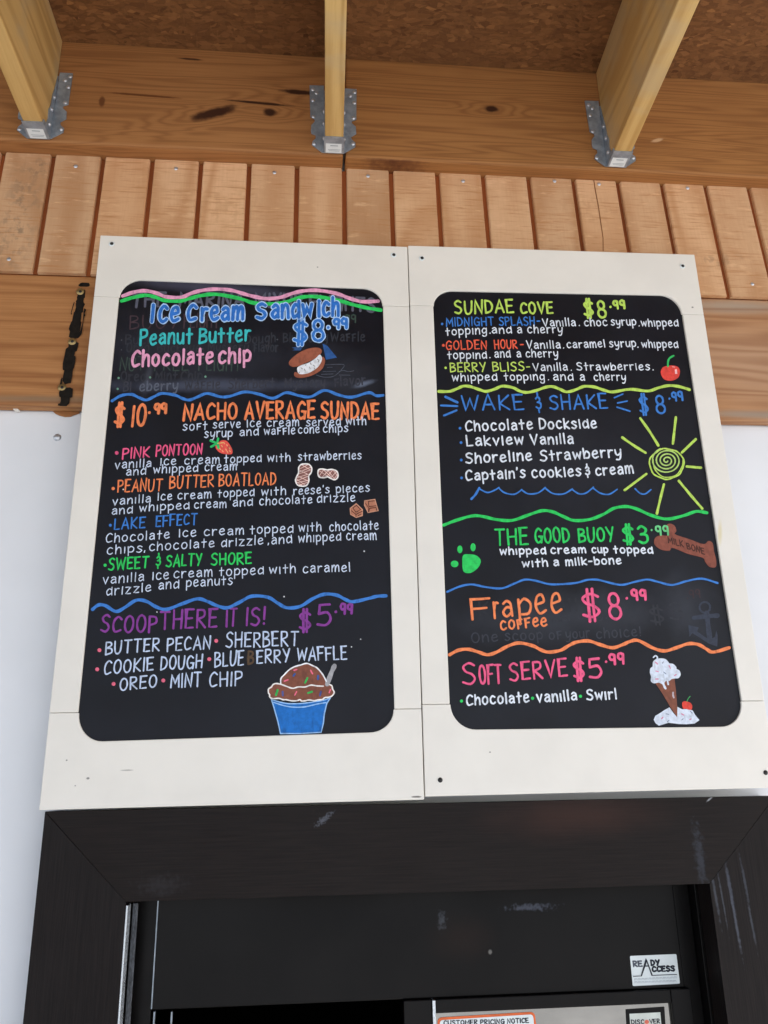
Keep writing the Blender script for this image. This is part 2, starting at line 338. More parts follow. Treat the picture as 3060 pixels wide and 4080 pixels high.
# grooved siding
sd = thing('grooved_siding', 'strip of tan grooved wood siding above the menu boards', 'siding', (0, 0, ZH1))
YT, YB = -.020, -.038
def ysd(z): return YB + (YT - YB) * (z - ZH1) / (ZL0 - ZH1)
G0, GP, GW = .0665, .10085, .0102
pl = MB(); xs = [G0 + GP * k for k in range(-50, 20) if XL < G0 + GP * k < XR]
for x in xs:
    x0, x1 = x + GW / 2, x + GP - GW / 2
    zt, zb = ZL0 - .0006, ZH1 + .001
    ch = .002
    poly = lambda z: [(x0 - .0005, ysd(z) + .009, z), (x0, ysd(z) + ch, z), (x0 + ch, ysd(z), z), (x1 - ch, ysd(z), z), (x1, ysd(z) + ch, z), (x1 + .0005, ysd(z) + .009, z)]
    A, B = poly(zb), poly(zt)
    n = len(pl.v); pl.v += [Vector(v) for v in A + B]
    for i in range(6):
        j = (i + 1) % 6; pl.f.append((n+i, n+j, n+6+j, n+6+i)); pl.m.append(0)
    pl.f.append(tuple(range(n, n+6))); pl.m.append(0); pl.f.append(tuple(range(n+11, n+5, -1))); pl.m.append(0)
pl.build('boards', M['siding'], sd)
b = MB(); b.hexa([(XL,YB+.0085,ZH1+.0015),(XR,YB+.0085,ZH1+.0015),(XR,.0015,ZH1+.0015),(XL,.0015,ZH1+.0015),(XL,YT+.0085,ZL0-.001),(XR,YT+.0085,ZL0-.001),(XR,.0015,ZL0-.001),(XL,.0015,ZL0-.001)])
b.build('groove_backing', M['groove'], sd)
for cr, x, y in (('W1',327,718),('W1',760,728),('W1',1186,745),('W1',1590,760),('W2',342,782),('W2',737,782),('W2',929,795),('W2',1312,812),('W1',38,1120),('P6',1158,385)):
    r = pw(cr, x, y, -.026); r = pw(cr, x, y, ysd(r.z) - .0004)
    q = MB(); q.disc(r, .0042, (0,-1,-.05), 0, .0012, 10); q.build('nail', M['nail'], sd, smooth=True)
# split in one siding board
q = MB(); pts = [(905,770),(915,830),(928,900),(938,960),(945,1030),(948,1085)]
L1 = [pw('W2', x + random.uniform(-2, 2) - 2, y, ysd(2.72) - .0005 + .018 * (927 - y) / 315 * .5) for x, y in pts]
M['crack'] = plain('crack_shadowed_wood', '#7a4a26', .9, .1)
L1 = []; L2 = []
for x, y in pts:
    jx = random.uniform(-2, 2); z = pw('W2', x, y, -.03).z
    L1.append(pw('W2', x + jx - 1.6, y, ysd(z) - .0003)); L2.append(pw('W2', x + jx + 1.6, y, ysd(z) - .0003))
for i in range(len(pts) - 1): q.face([L1[i], L2[i], L2[i+1], L1[i+1]])
q.build('split', M['crack'], sd)

# ledger boards
XJ = .0645
lb = MB(); lb.box((XL, YL, ZL0), (XJ - .0015, .0012, ZC + .1))
o = lb.build('ledger_beam', M['ledger'], loc=(-1, 0, ZL0), bevel=.005); tag(o, 'long brown ledger beam with a dark diagonal knot, left of the seam', 'beam', 'ledger beams')
lb = MB(); lb.box((XJ + .003, YL + .001, ZL0 - .001), (XR, .0012, ZC + .1))
o = lb.build('ledger_beam', M['ledger2'], loc=(1, 0, ZL0), bevel=.005); tag(o, 'brown ledger beam with one small round knot, right of the seam', 'beam', 'ledger beams')

# joists, hangers, roof deck
JD = Vector((0.02228644, 0.99897641, -0.03936297)); JD = JD / JD.y
JLEN = 3.7
JXS = [(-.5555, 'left'), (.0435, 'middle'), (.655, 'right')]
JZ = 2.872; JW = .038
jl = {'left': 'golden wooden joist at the left edge, showing its right side', 'middle': 'narrow pale joist seen end-on above the gap between the boards', 'right': 'wide yellow joist at the right with two small dark knots'}
hl = {'left': 'galvanised joist hanger at the left, its right flange showing', 'middle': 'galvanised joist hanger straddling the beam seam, both flanges showing', 'right': 'galvanised joist hanger at the right, its left flange showing'}
def jpt(x, z, d): return Vector((x, YL - .001, z)) - JD * d
for jx, k in JXS:
    b = MB(); x0, x1 = jx - JW / 2, jx + JW / 2
    zt = ZC - .0006
    b.hexa([jpt(x0,JZ,JLEN), jpt(x1,JZ,JLEN), jpt(x1,JZ,0), jpt(x0,JZ,0), jpt(x0,zt,JLEN), jpt(x1,zt,JLEN), jpt(x1,zt,0), jpt(x0,zt,0)])
    root = thing('joist', jl[k], 'joist', (jx, YL - .001, JZ), 'roof joists')
    b.build('timber', M['joist'], root, bevel=.0025)
    if k == 'right':
        for cr, x, y, rr, hh in (('N3',740,95,.004,.022),('N3',1062,443,.0025,.009)):
            pass
# hanger in its own frame: built at the middle joist, copied to the other two
def hanger_parts():
    parts = []
    fl = MB(); T = .0022
    fl.prism([pw('N2', x, y, YL - .0012) for x, y in ((238,1115),(424,1120),(424,1985),(395,1978),(268,1882),(278,1840),(318,1803),(318,1760),(262,1735),(256,1700),(262,1630),(308,1580),(305,1550),(250,1520),(245,1400))], (0, -T, 0))
    parts.append(('left_flange', fl))
    fr = MB(); fr.prism([pw('N2', x, y, YL - .0012) for x, y in ((690,1155),(848,1165),(845,1400),(845,1555),(785,1575),(785,1605),(838,1650),(843,1740),(775,1780),(785,1815),(835,1860),(830,1910),(690,1988),(684,1985))], (0, -T, 0))
    parts.append(('right_flange', fr))
    st = MB(); jx = JXS[1][0]; z = JZ - .0006
    x0, x1 = jx - JW / 2 - .0022, jx + JW / 2 + .0022
    st.hexa([jpt(x0,z-.002,.046), jpt(x1,z-.002,.046), jpt(x1,z-.002,.002), jpt(x0,z-.002,.002), jpt(x0,z,.046), jpt(x1,z,.046), jpt(x1,z,.002), jpt(x0,z,.002)])
    parts.append(('seat_plate', st))
    for s in (-1, 1):
        sp = MB(); xx = jx + s * (JW / 2 + .0004)
        prof = [(.002,-.0015),(.046,-.0015),(.046,.006),(.030,.011),(.024,.03),(.027,.05),(.020,.066),(.017,.1),(.012,.118),(.004,.162),(.002,.162)]
        sp.prism([jpt(xx, JZ + hh, d) for d, hh in prof], (s * .0018, 0, 0)); parts.append(('side_plate', sp))
    return parts
NAILS = [(283,1160),(330,1205),(285,1300),(292,1510),(300,1862),(765,1242),(818,1330),(822,1195),(805,1528),(800,1862)]
def make_hanger():
    r = thing('joist_hanger', hl['middle'], 'joist hanger', (JXS[1][0], YL, JZ), 'joist hangers')
    for n, mb in hanger_parts():
        mb.build('flange' if 'flange' in n else n, M['steel'], r)
    for x, y in NAILS:
        q = MB(); q.disc(pw('N2', x, y, YL - .0034), .0045, (0,-1,0), 0, .0022, 10); q.build('nail', M['nail'], r, smooth=True)
    for s in (-1, 1):
        for hh, d in ((.022,.016),(.062,.014),(.098, .01)):
            q = MB(); q.disc(jpt(JXS[1][0] + s * (JW / 2 + .0021), JZ + hh, d), .0045, (s,0,-.2), 0, .0035, 10); q.build('nail', M['nail'], r, smooth=True)
    lb = MB(); z = JZ - .0029; jx = JXS[1][0]
    a, c = jx - .0175, jx + .0155
    lb.face([jpt(a, z, .029), jpt(c, z, .029), jpt(c, z, .004), jpt(a, z, .004)])
    for i, (d, w) in enumerate(((.0225, .016), (.0125, .026), (.009, .022))):
        lb.face([jpt(jx - w / 2, z - .0003, d + .0022 - (i > 0) * .001), jpt(jx + w / 2, z - .0003, d + .0022 - (i > 0) * .001), jpt(jx + w / 2, z - .0003, d), jpt(jx - w / 2, z - .0003, d)], 1)
    lb.build('paper_label', [M['sticker'], M['print_grey']], r)
    return r
h0 = make_hanger()
for jx, k in JXS:
    if k == 'middle': continue
    r = h0.copy(); COL.objects.link(r); r.location = (jx, YL, JZ); r['label'] = hl[k]
    for ch in list(h0.children):
        c = ch.copy(); COL.objects.link(c); c.parent = r
b = MB()
def rp(x, d, dz): return (x, YL - d, ZC + d * (-JD.z) + dz)
b.hexa([rp(XL,JLEN+.1,0), rp(XR,JLEN+.1,0), rp(XR,-.0,0), rp(XL,-.0,0), rp(XL,JLEN+.1,.015), rp(XR,JLEN+.1,.015), rp(XR,-.0,.015), rp(XL,-.0,.015)])
# the deck butts on the ledger face
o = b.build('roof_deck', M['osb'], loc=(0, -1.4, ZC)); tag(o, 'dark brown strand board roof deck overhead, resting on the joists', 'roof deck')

# ---------------------------------------------------------------- stroke lettering
def pairs(s): return [(s[i], s[i+1]) for i in range(0, len(s), 2)]
def EL(cx, cy, rx, ry, a0=90, a1=450, n=10):
    r = []
    for i in range(n + 1):
        t = radians(a0 + (a1 - a0) * i / n); r += [cx + rx * cos(t), cy + ry * sin(t)]
    return r
GL = {
'A': (.58, [('l',[0,0,.3,1,.58,0]), ('l',[.12,.34,.47,.34])]), 'B': (.48, [('l',[.02,0,0,1]), ('c',[0,1,.34,.96,.4,.72,.04,.52]), ('c',[.04,.52,.42,.46,.46,.14,.02,0])]),
'C': (.5, [('c',[.5,.84,.3,1,.08,.78,.02,.4,.16,.04,.5,.14])]), 'D': (.5, [('l',[.02,0,0,1]), ('c',[0,1,.34,.9,.5,.52,.36,.14,.02,0])]),
'E': (.46, [('l',[.44,1,0,1,.02,0,.46,.02]), ('l',[.02,.52,.38,.53])]), 'F': (.46, [('l',[.46,1,0,1,.02,0]), ('l',[.02,.52,.38,.53])]),
'G': (.54, [('c',[.52,.84,.3,1,.06,.72,.04,.3,.22,.0,.5,.14]), ('l',[.32,.44,.54,.44,.5,.0])]), 'H': (.5, [('l',[0,1,.02,0]), ('l',[.5,1,.48,0]), ('l',[.02,.5,.5,.52])]),
'I': (.06, [('l',[.03,1,.03,0])]), 'K': (.5, [('l',[0,1,.02,0]), ('l',[.46,1,.03,.45,.5,0])]), 'L': (.42, [('l',[0,1,.02,0,.42,.03])]),
'M': (.66, [('l',[0,0,.06,1,.33,.3,.6,1,.66,0])]), 'N': (.52, [('l',[0,0,.02,1,.48,0,.52,1])]), 'O': (.54, [('c',EL(.27,.5,.26,.5))]),
'P': (.46, [('l',[0,1,.02,0]), ('c',[0,1,.38,.96,.42,.62,.03,.46])]), 'R': (.5, [('l',[0,1,.02,0]), ('c',[0,1,.38,.96,.4,.64,.03,.48]), ('l',[.06,.48,.5,0])]),
'S': (.48, [('c',[.46,.88,.26,1,.04,.84,.12,.6,.36,.46,.46,.22,.28,0,.0,.1])]), 'T': (.54, [('l',[0,1,.54,.99]), ('l',[.27,1,.27,0])]),
'U': (.5, [('c',[0,1,.01,.4,.1,.04,.3,0,.44,.2,.49,.6,.5,1])]), 'V': (.54, [('l',[0,1,.27,0,.54,1])]), 'W': (.8, [('l',[0,1,.2,0,.4,.8,.6,0,.8,1])]),
'X': (.5, [('l',[0,1,.5,0]), ('l',[.48,1,.02,0])]), 'Y': (.52, [('l',[0,1,.27,.46]), ('l',[.52,1,.2,0])]),
'0': (.5, [('c',EL(.25,.5,.24,.5))]), '1': (.1, [('l',[.05,1,.05,0])]), '2': (.46, [('c',[.02,.78,.2,1,.42,.8,.3,.4,.02,.02]), ('l',[.02,.02,.46,.02])]),
'3': (.46, [('c',[.02,.86,.2,1,.42,.82,.34,.6,.14,.52]), ('c',[.14,.52,.42,.46,.44,.14,.22,0,0,.12])]), '7': (.44, [('l',[0,1,.44,1,.14,0])]),
'5': (.46, [('l',[.42,1,.06,.98,.04,.56]), ('c',[.04,.56,.34,.62,.46,.3,.3,.02,.0,.06])]), '8': (.46, [('c',EL(.23,.76,.19,.24,-90,270)), ('c',EL(.23,.26,.23,.26))]),
'9': (.44, [('c',EL(.2,.7,.2,.28,20,380)), ('l',[.4,.9,.38,0])]),
'$': (.56, [('c',[.52,.8,.3,.92,.04,.78,.14,.58,.38,.46,.52,.24,.3,.06,.02,.16]), ('l',[.2,1.1,.2,-.1]), ('l',[.36,1.1,.36,-.1])]),
'&': (.46, [('c',[.04,.74,.22,.86,.38,.72,.32,.56,.14,.5]), ('c',[.14,.5,.42,.44,.42,.2,.22,.1,.0,.2]), ('l',[.2,1.12,.22,.95]), ('l',[.2,.0,.22,-.16])]),
'a': (.42, [('c',[.05,.52,.2,.62,.36,.52,.38,.3,.41,.02]), ('c',[.38,.34,.18,.37,.02,.18,.16,.01,.38,.15])]), 'b': (.42, [('l',[0,1,.02,.02]), ('c',[.02,.22,.2,.6,.42,.4,.34,.06,.02,.04])]),
'c': (.42, [('c',[.4,.52,.22,.62,.04,.42,.06,.12,.24,0,.42,.1])]), 'd': (.44, [('c',[.4,.48,.2,.6,.02,.34,.12,.02,.4,.16]), ('l',[.41,.86,.44,.0])]),
'e': (.42, [('c',[.03,.3,.2,.33,.38,.4,.3,.6,.1,.54,.02,.24,.16,.01,.42,.1])]), 'f': (.38, [('l',[.38,.8,.04,.76,.06,0]), ('l',[.06,.4,.32,.42])]),
'g': (.44, [('c',[.4,.5,.18,.6,.02,.34,.14,.06,.4,.22]), ('c',[.42,.6,.42,.1,.38,-.28,.16,-.34,.04,-.2])]), 'h': (.4, [('l',[0,1,.01,0]), ('c',[.01,.3,.18,.6,.36,.5,.4,0])]),
'i': (.08, [('l',[.03,.6,.05,0]), ('l',[.03,.8,.035,.84])]), 'k': (.4, [('l',[0,.98,.02,0]), ('l',[.38,.62,.03,.28,.4,0])]), 'l': (.08, [('l',[.03,1,.05,0])]),
'm': (.6, [('l',[0,.6,.01,0]), ('c',[.01,.3,.14,.6,.27,.5,.29,0]), ('c',[.29,.3,.43,.6,.56,.5,.6,0])]), 'n': (.4, [('l',[0,.6,.01,0]), ('c',[.01,.3,.18,.6,.36,.5,.4,0])]),
'o': (.44, [('c',EL(.22,.3,.21,.3))]), 'p': (.42, [('l',[0,.6,.03,-.36]), ('c',[.01,.42,.2,.62,.42,.42,.34,.08,.03,.06])]), 'r': (.32, [('l',[0,.6,.03,0]), ('c',[.03,.34,.14,.56,.32,.56])]),
's': (.38, [('c',[.37,.52,.2,.62,.04,.5,.18,.34,.37,.18,.2,0,.0,.08])]), 't': (.36, [('l',[.16,.94,.18,0]), ('l',[0,.58,.36,.6])]), 'u': (.4, [('c',[0,.6,.02,.16,.18,0,.36,.18,.39,.6]), ('l',[.39,.6,.41,0])]),
'v': (.4, [('l',[0,.6,.2,0,.4,.6])]), 'w': (.58, [('l',[0,.6,.14,.02,.29,.5,.44,.02,.58,.6])]), 'y': (.42, [('c',[0,.6,.04,.24,.18,.12,.38,.3]), ('c',[.42,.6,.38,.1,.26,-.3,.04,-.3])]),
'z': (.42, [('l',[.02,.6,.4,.6,.02,0,.42,.01])]),
'.': (.06, [('l',[.02,.03,.04,.06])]), ',': (.08, [('l',[.05,.08,.0,-.12])]), '-': (.28, [('l',[0,.42,.28,.43])]), '!': (.1, [('l',[.05,1,.04,.3]), ('l',[.04,.04,.045,.07])]), "'": (.06, [('l',[.04,1,.02,.8])]),
':': (.06, [('l',[.03,.5,.03,.53]), ('l',[.03,.06,.03,.09])]), '(': (.18, [('c',[.16,1,.02,.6,.02,.2,.16,-.1])]), ')': (.18, [('c',[.0,1,.14,.6,.14,.2,.0,-.1])]),
}
for k_ in 'abcdeghmnopqrsuvwyzik':
    if k_ in GL: GL[k_] = (GL[k_][0], [(a_, [(v_ if i_ % 2 == 0 else (v_ * 1.17 if 0 < v_ < .63 else v_)) for i_, v_ in enumerate(c_)]) for a_, c_ in GL[k_][1]])
GL['j'] = (.08, [('l',[.03,.7,.05,0])]); GL['|'] = (.08, [('l',[.03,.86,.05,0])])   # dotless i, small capital i
def smooth_pts(p, n=5, closed=False):
    r = []; k = len(p)
    for i in range(k if closed else k - 1):
        p0 = p[(i-1) % k] if (closed or i > 0) else p[0]; p1 = p[i]; p2 = p[(i+1) % k]; p3 = p[(i+2) % k] if (closed or i + 2 < k) else p[-1]
        for j in range(n):
            t = j / n
            r.append(tuple(.5 * (2*p1[a] + (p2[a]-p0[a])*t + (2*p0[a]-5*p1[a]+4*p2[a]-p3[a])*t*t + (3*p1[a]-p0[a]-3*p2[a]+p3[a])*t**3) for a in (0, 1)))
    if not closed: r.append(p[-1])
    return r
YP = -.062                                     # face of the chalkboards
class Ink:
    """flat paint strokes and fills on the face of one chalkboard"""
    def __init__(s, Y=YP, lift=.0008): s.mb = MB(); s.cols = []; s.lift = lift; s.Y = Y
    def mi(s, col):
        if col not in s.cols: s.cols.append(col)
        return s.cols.index(col)
    def stroke(s, pts, w, col, taper=False, cap=True):
        pts = [p for i, p in enumerate(pts) if i == 0 or (abs(p[0]-pts[i-1][0]) + abs(p[1]-pts[i-1][1])) > .05]
        if len(pts) == 1: pts.append((pts[0][0] + .3, pts[0][1]))
        mi = s.mi(col); s.lift += .000004; lift = s.lift
        k = len(pts); rows = []; ph = random.uniform(0, 6)
        for i, p in enumerate(pts):
            a = pts[max(0, i-1)]; b = pts[min(k-1, i+1)]
            dx, dy = b[0]-a[0], b[1]-a[1]; L = math.hypot(dx, dy) or 1; nx, ny = -dy/L, dx/L
            hw = w * .5 * (1 + .1 * sin(ph + i * .9))
            if 0 < i < k-1:                     # keep width round sharp corners
                ux, uy = p[0]-a[0], p[1]-a[1]; l2 = math.hypot(ux, uy) or 1
                cs = max(.55, abs((-uy/l2)*nx + (ux/l2)*ny)); hw = hw / cs
            rows.append(((p[0]+nx*hw, p[1]+ny*hw), (p[0]-nx*hw, p[1]-ny*hw)))
        n0 = len(s.mb.v)
        for i, (l, r) in enumerate(rows):
            yy = s.Y - lift - i * .0000006
            s.mb.v += [at(*l, yy), at(*r, yy)]
        for i in range(k-1):
            s.mb.f.append((n0+2*i, n0+2*i+1, n0+2*i+3, n0+2*i+2)); s.mb.m.append(mi)
        if cap:
            for e in (0, k-1):
                l, r = rows[e]; c = pts[e]; o = pts[1] if e == 0 else pts[k-2]
                ang = math.atan2(c[1]-o[1], c[0]-o[0]); hw = math.hypot(l[0]-r[0], l[1]-r[1]) / 2
                fan = [at(c[0] + hw*cos(ang-pi/2+pi*q/5), c[1] + hw*sin(ang-pi/2+pi*q/5), s.Y - lift - e*.0000006) for q in range(6)]
                s.mb.face(fan, mi)
    def fill(s, crop, pts, col, smooth=False):
        s.lift += .00001
        p = [px(crop, *q) for q in pts]
        if smooth: p = smooth_pts(p, 5, True)
        s.mb.face([at(*q, s.Y - s.lift) for q in p], s.mi(col))
    def line(s, crop, pts, w, col, curve=True):
        p = [px(crop, *q) for q in pts]; s.stroke(smooth_pts(p, 6) if curve and len(p) > 2 else p, w, col)
    def dot(s, crop, x, y, r, col, ry=None):
        p = [px(crop, x + r*cos(t*pi/7), y + (ry or r)*sin(t*pi/7)) for t in range(14)]
        s.lift += .00001; s.mb.face([at(*q, s.Y - s.lift) for q in p], s.mi(col))
    def text(s, crop, words, cap, w, col, over=None, gap=.23, jit=1.0):
        """words: (string, x0, y0, x1, y1) = left and right end of its baseline in the crop; over=(w2, col2) paints a second, narrower pass"""
        sc = CROPS[crop][2]; capp = cap * sc; jobs = []
        for word in words:
            st, x0, y0, x1, y1 = word[:5]; cp = word[5] * sc if len(word) > 5 else capp
            a = px(crop, x0, y0); b = px(crop, x1, y1)
            tot = sum(GL[ch][0] if ch != ' ' else .22 for ch in st) + gap * (len(st) - 1)
            inset = w * .5
            L = math.hypot(b[0]-a[0], b[1]-a[1]); ex, ey = (b[0]-a[0])/L, (b[1]-a[1])/L; L -= 2 * inset
            kx = L / tot if tot > .12 else cp
            t = 0
            for ch in st:
                if ch == ' ': t += .22 + gap; continue
                gw, strokes = GL[ch]
                bx, by = a[0] + ex*(inset + kx*t), a[1] + ey*(inset + kx*t)
                vx, vy = 1334-bx, -7785-by; vl = math.hypot(vx, vy); vx /= vl; vy /= vl
                rj = random.uniform(-.03, .03) * jit; vx += rj; oj = random.uniform(-.03, .03) * cp * jit; hj = 1 + random.uniform(-.05, .05) * jit
                for kind, cs in strokes:
                    pp = [(bx + ex*kx*u + vx*cp*v*hj, by + ey*kx*u + vy*cp*v*hj + oj) for u, v in pairs(cs)]
                    if kind == 'c': pp = smooth_pts(pp, 4)
                    elif jit:
                        q = []
                        for i in range(len(pp)-1):
                            q.append(pp[i]); q.append(((pp[i][0]+pp[i+1][0])/2 + random.uniform(-.012, .012)*cp*jit, (pp[i][1]+pp[i+1][1])/2 + random.uniform(-.012, .012)*cp*jit))
                        pp = q + [pp[-1]]
                    jobs.append(pp)
                t += gw + gap
        for pp in jobs: s.stroke(pp, w, col)
        if over:
            s.lift += .00002
            for pp in jobs: s.stroke(pp, over[0], over[1])
    def build(s, name, parent, label=None):
        return s.mb.build(name, [paint(c) for c in s.cols], parent, label=label)

# ---------------------------------------------------------------- menu boards
YF, YBK = -.066, -.046
def w2(x, y, Y=YF): q = at(x, y, Y); return (q.x, q.z)
def menu_board(outer, inner, label, r, screws, gap):
    TL, TR, BR, BL = [w2(*q) for q in outer]; iTL, iTR, iBR, iBL = [w2(*q) for q in inner]
    root = thing('menu_board', label, 'menu board', ((BL[0]+BR[0])/2, YF, BL[1]), 'menu boards')
    def xl(z): return TL[0] + (BL[0]-TL[0]) * (TL[1]-z)/(TL[1]-BL[1])
    def xr(z): return TR[0] + (BR[0]-TR[0]) * (TR[1]-z)/(TR[1]-BR[1])
    def il(z): return iTL[0] + (iBL[0]-iTL[0]) * (iTL[1]-z)/(iTL[1]-iBL[1])
    def ir(z): return iTR[0] + (iBR[0]-iTR[0]) * (iTR[1]-z)/(iTR[1]-iBR[1])
    zt = (iTL[1]+iTR[1])/2 - r; zb = (iBL[1]+iBR[1])/2 + r * 1.05
    def arc(cx, cz, a0, a1, ra, n=10): return [(cx + ra*cos(radians(a0+(a1-a0)*i/n)), cz + ra*sin(radians(a0+(a1-a0)*i/n))) for i in range(n+1)]
    def piece(name, poly, dy=0):
        b = MB(); b.prism([(x, YF + dy, z) for x, z in poly], (0, YBK - YF - dy, 0)); return b.build(name, M['white'], root, bevel=.0012)
    top = [TL, TR, (xr(zt), zt)] + arc(ir(zt)-r, zt, 0, 90, r) + arc(il(zt)+r, zt, 90, 180, r) + [(xl(zt), zt)]
    top[3:3+11] = [(x, z + (iTR[1]-zt-r)*(z-zt)/r) for x, z in top[3:14]]; top[14:25] = [(x, z + (iTL[1]-zt-r)*(z-zt)/r) for x, z in top[14:25]]
    piece('top_rail', top)
    rb = r * 1.05
    bot = [BR, BL, (xl(zb), zb)] + arc(il(zb)+rb, zb, 180, 270, rb) + arc(ir(zb)-rb, zb, 270, 360, rb) + [(xr(zb), zb)]
    bot[3:14] = [(x, z + (iBL[1]-zb+rb)*(zb-z)/rb) for x, z in bot[3:14]]; bot[14:25] = [(x, z + (iBR[1]-zb+rb)*(zb-z)/rb) for x, z in bot[14:25]]
    piece('bottom_rail', bot)
    e = .0007
    piece('stile', [(xl(zt), zt-e), (il(zt)-.0012, zt-e), (il(zb)-.0012, zb+e), (xl(zb), zb+e)], -.0004)
    piece('stile', [(ir(zt)+.0012, zt-e), (xr(zt), zt-e), (xr(zb), zb+e), (ir(zb)+.0012, zb+e)], -.0003)
    m_ = .006; b = MB(); b.prism([(iTL[0]-m_, YP, iTL[1]+m_), (iTR[0]+m_, YP, iTR[1]+m_), (iBR[0]+m_, YP, iBR[1]-m_), (iBL[0]-m_, YP, iBL[1]-m_)], (0, .01, 0))
    # cut into the frame pieces from behind: the sheet sits in a rebate, so keep it just inside the frame body
    pan = b.build('chalkboard_panel', M['chalk'], root)
    for x, y, kind in screws:
        q = at(x, y, YF - .0006)
        s = MB(); s.disc(q, .0058 if kind else .004, (0,-1,0), 0, .0016, 14); s.disc(q + Vector((.0006,-.0012,0)), .0036 if kind else .0026, (0,-1,0), 1, .0012, 10)
        s.build('screw', [M['sticker'] if kind else M['dark'], M['dark']], root, smooth=True)
    return root, pan
Lroot, LP = menu_board([(400,937),(1623,983),(1690,3186),(155,3228)], [(483,1112),(1522,1150),(1571,2917),(302,2955)],
    'left white-framed menu board with a blue ice cream tub drawn at its foot', .039, [px('Z',241,527)+(1,), px('Z',850,551)+(1,)], 0)
Rroot, RP = menu_board([(1626,978),(2767,1014),(3100,3138),(1694,3174)], [(1726,1155),(2706,1177),(2968,2894),(1799,2908)],
    'right white-framed menu board with a yellow-green spiral sun and a paw print', .040, [px('Z',911,558)+(1,), px('Z',1474,575)+(1,), px('Z',951,1685)+(0,), px('Z',1654,1669)+(0,)], 0)

WH, OR, PK, GR, YG, BL, PU, TE, LP_ = '#cfdbef', '#f58a57', '#f0608c', '#2fd062', '#bfe063', '#3f7fd0', '#8a3f98', '#3fc0c4', '#e9a3c4'
BR_ = '#9c5a44'
def T(par, crop, part, col, w, cap, words, **kw):
    if part in ('heading_lettering', 'flavour_lettering') and 'over' not in kw and len(words[0][0]) > 1:
        for wd in words: i = Ink(); i.text(crop, [wd], cap, w, col); i.build(part, par)
        return
    i = Ink(); i.text(crop, words, cap, w, col, **kw); return i.build(part, par)
def W(par, crop, col, w, pts):
    i = Ink(); i.line(crop, pts, w, col); return i.build('wave_line', par)
def bullets(par, crop, col, r, pts):
    for x, y in pts:
        i = Ink(); i.dot(crop, x, y, r, col); i.build('bullet', par)
GH = '#3c4049'; GH2 = '#31343c'; GHR = '#46363d'
# ---- left board, faded older writing
def G(par, crop, col, w, cap, words):
    for wd in words: i = Ink(lift=.0001); i.text(crop, [wd], cap, w, col); i.build('faded_lettering', par)
G(LP,'A','#5b5d6c',10,72,[('THE',160,190,350,190),('MARINA',415,190,770,188),('MIXUP',820,190,1080,195),('FLIGHTS',1110,200,1470,218)])
G(LP,'A',GHR,5,72,[('BUOY',152,308,420,303),('FLIGHT',440,303,635,300)])
G(LP,'A','#3c5048',6,40,[('.99',1285,275,1366,272)])
G(LP,'A',GH2,5,48,[('Buckeye',130,390,400,385),('Cookie',520,385,760,383),('Dough',770,388,935,378),('Blueberry',972,380,1215,375),('Waffle',1225,375,1412,372)])
G(LP,'A',GH2,5,48,[('Oreo',135,432,260,430),('Buckeye',300,432,535,430),('Mystery',570,430,790,430),('flavor',815,430,950,430)])
G(LP,'A','#3a4a44',5,68,[('NUT',100,530,235,528),('FREE',285,530,470,530),('FLIGHT',520,530,750,530)])
G(LP,'A',GH2,6,50,[('Oreo',105,588,243,585),('Mint',288,584,410,582),('Chip',425,582,545,580)])
G(LP,'A','#5a606e',6,50,[('eberry',205,640,415,632)]); G(LP,'A','#3a3c46',6,50,[('Bl',118,640,165,640),('Waffle',445,632,640,628),('Sherbert',680,626,930,620),('Mystery',980,622,1200,616),('flavor',1245,614,1415,605)])
bullets(LP,'A','#6f9c86',6,[(97,570),(265,567),(560,563),(92,628)]); bullets(LP,'A','#4d5058',4,[(113,368),(112,420),(545,415),(943,365)])
i = Ink(lift=.0002); i.fill('Q1',[(845,205),(900,230),(1015,370),(885,395)],'#2d5a9a'); i.build('sail_drawing', LP); i = Ink(lift=.0002); i.fill('Q1',[(480,250),(610,240),(585,285),(490,285),(520,268)],'#2f5488'); i.build('flag_drawing', LP); i = Ink(lift=.0002)
for p in ([(880,455),(1090,452),(1070,510),(1020,560),(960,595),(860,600),(770,575)],[(900,485),(960,483)],[(850,535),(1000,530)],[(830,568),(970,562)],[(1040,535),(1090,522),(1150,535),(1215,525)],[(1040,575),(1170,577)]): i.line('Q1',p,2.2,'#555a66')
i.build('sailboat_drawing', LP, 'half wiped sailboat drawing')
# ---- left board, top section
W(LP,'A',LP_,14,[(118,133),(180,112),(240,105),(300,118),(350,137),(430,140),(480,120),(540,103),(620,96),(700,103),(760,120),(820,136),(890,147),(960,140),(1020,120),(1080,106),(1160,103),(1260,120),(1330,146),(1400,163),(1482,160)])
W(LP,'A',GR,14,[(112,160),(170,142),(240,129),(290,138),(340,156),(420,160),(480,145),(540,130),(620,124),(740,146),(830,172),(960,172),(1060,142),(1140,136),(1250,152),(1350,180),(1430,198),(1495,208)])
T(LP,'A','heading_lettering','#b3d3f8',20.5,84,[('I',258,272,290,272,88),('ce',296,272,428,270,110),('C',450,262,520,262,86),('ream',525,262,772,258,95),('S',820,252,893,250,74),('andw',900,250,1140,240,96),('ich',1148,240,1282,236,94)],over=(12.5,'#2f74cc'))
T(LP,'A','price_lettering','#b3d3f8',19,105,[('$',1018,385,1112,380,110),('8',1122,374,1202,372,112),('.',1200,306,1222,306,60),('99',1232,304,1328,300,52)],over=(11,'#347ad0'))
T(LP,'A','heading_lettering',TE,9.2,78,[('Peanut',205,394,492,382),('Butter',520,385,802,370)])
T(LP,'A','heading_lettering',LP_,10.6,82,[('Chocolate',158,512,604,490),('chip',622,492,806,482)])
i = Ink()
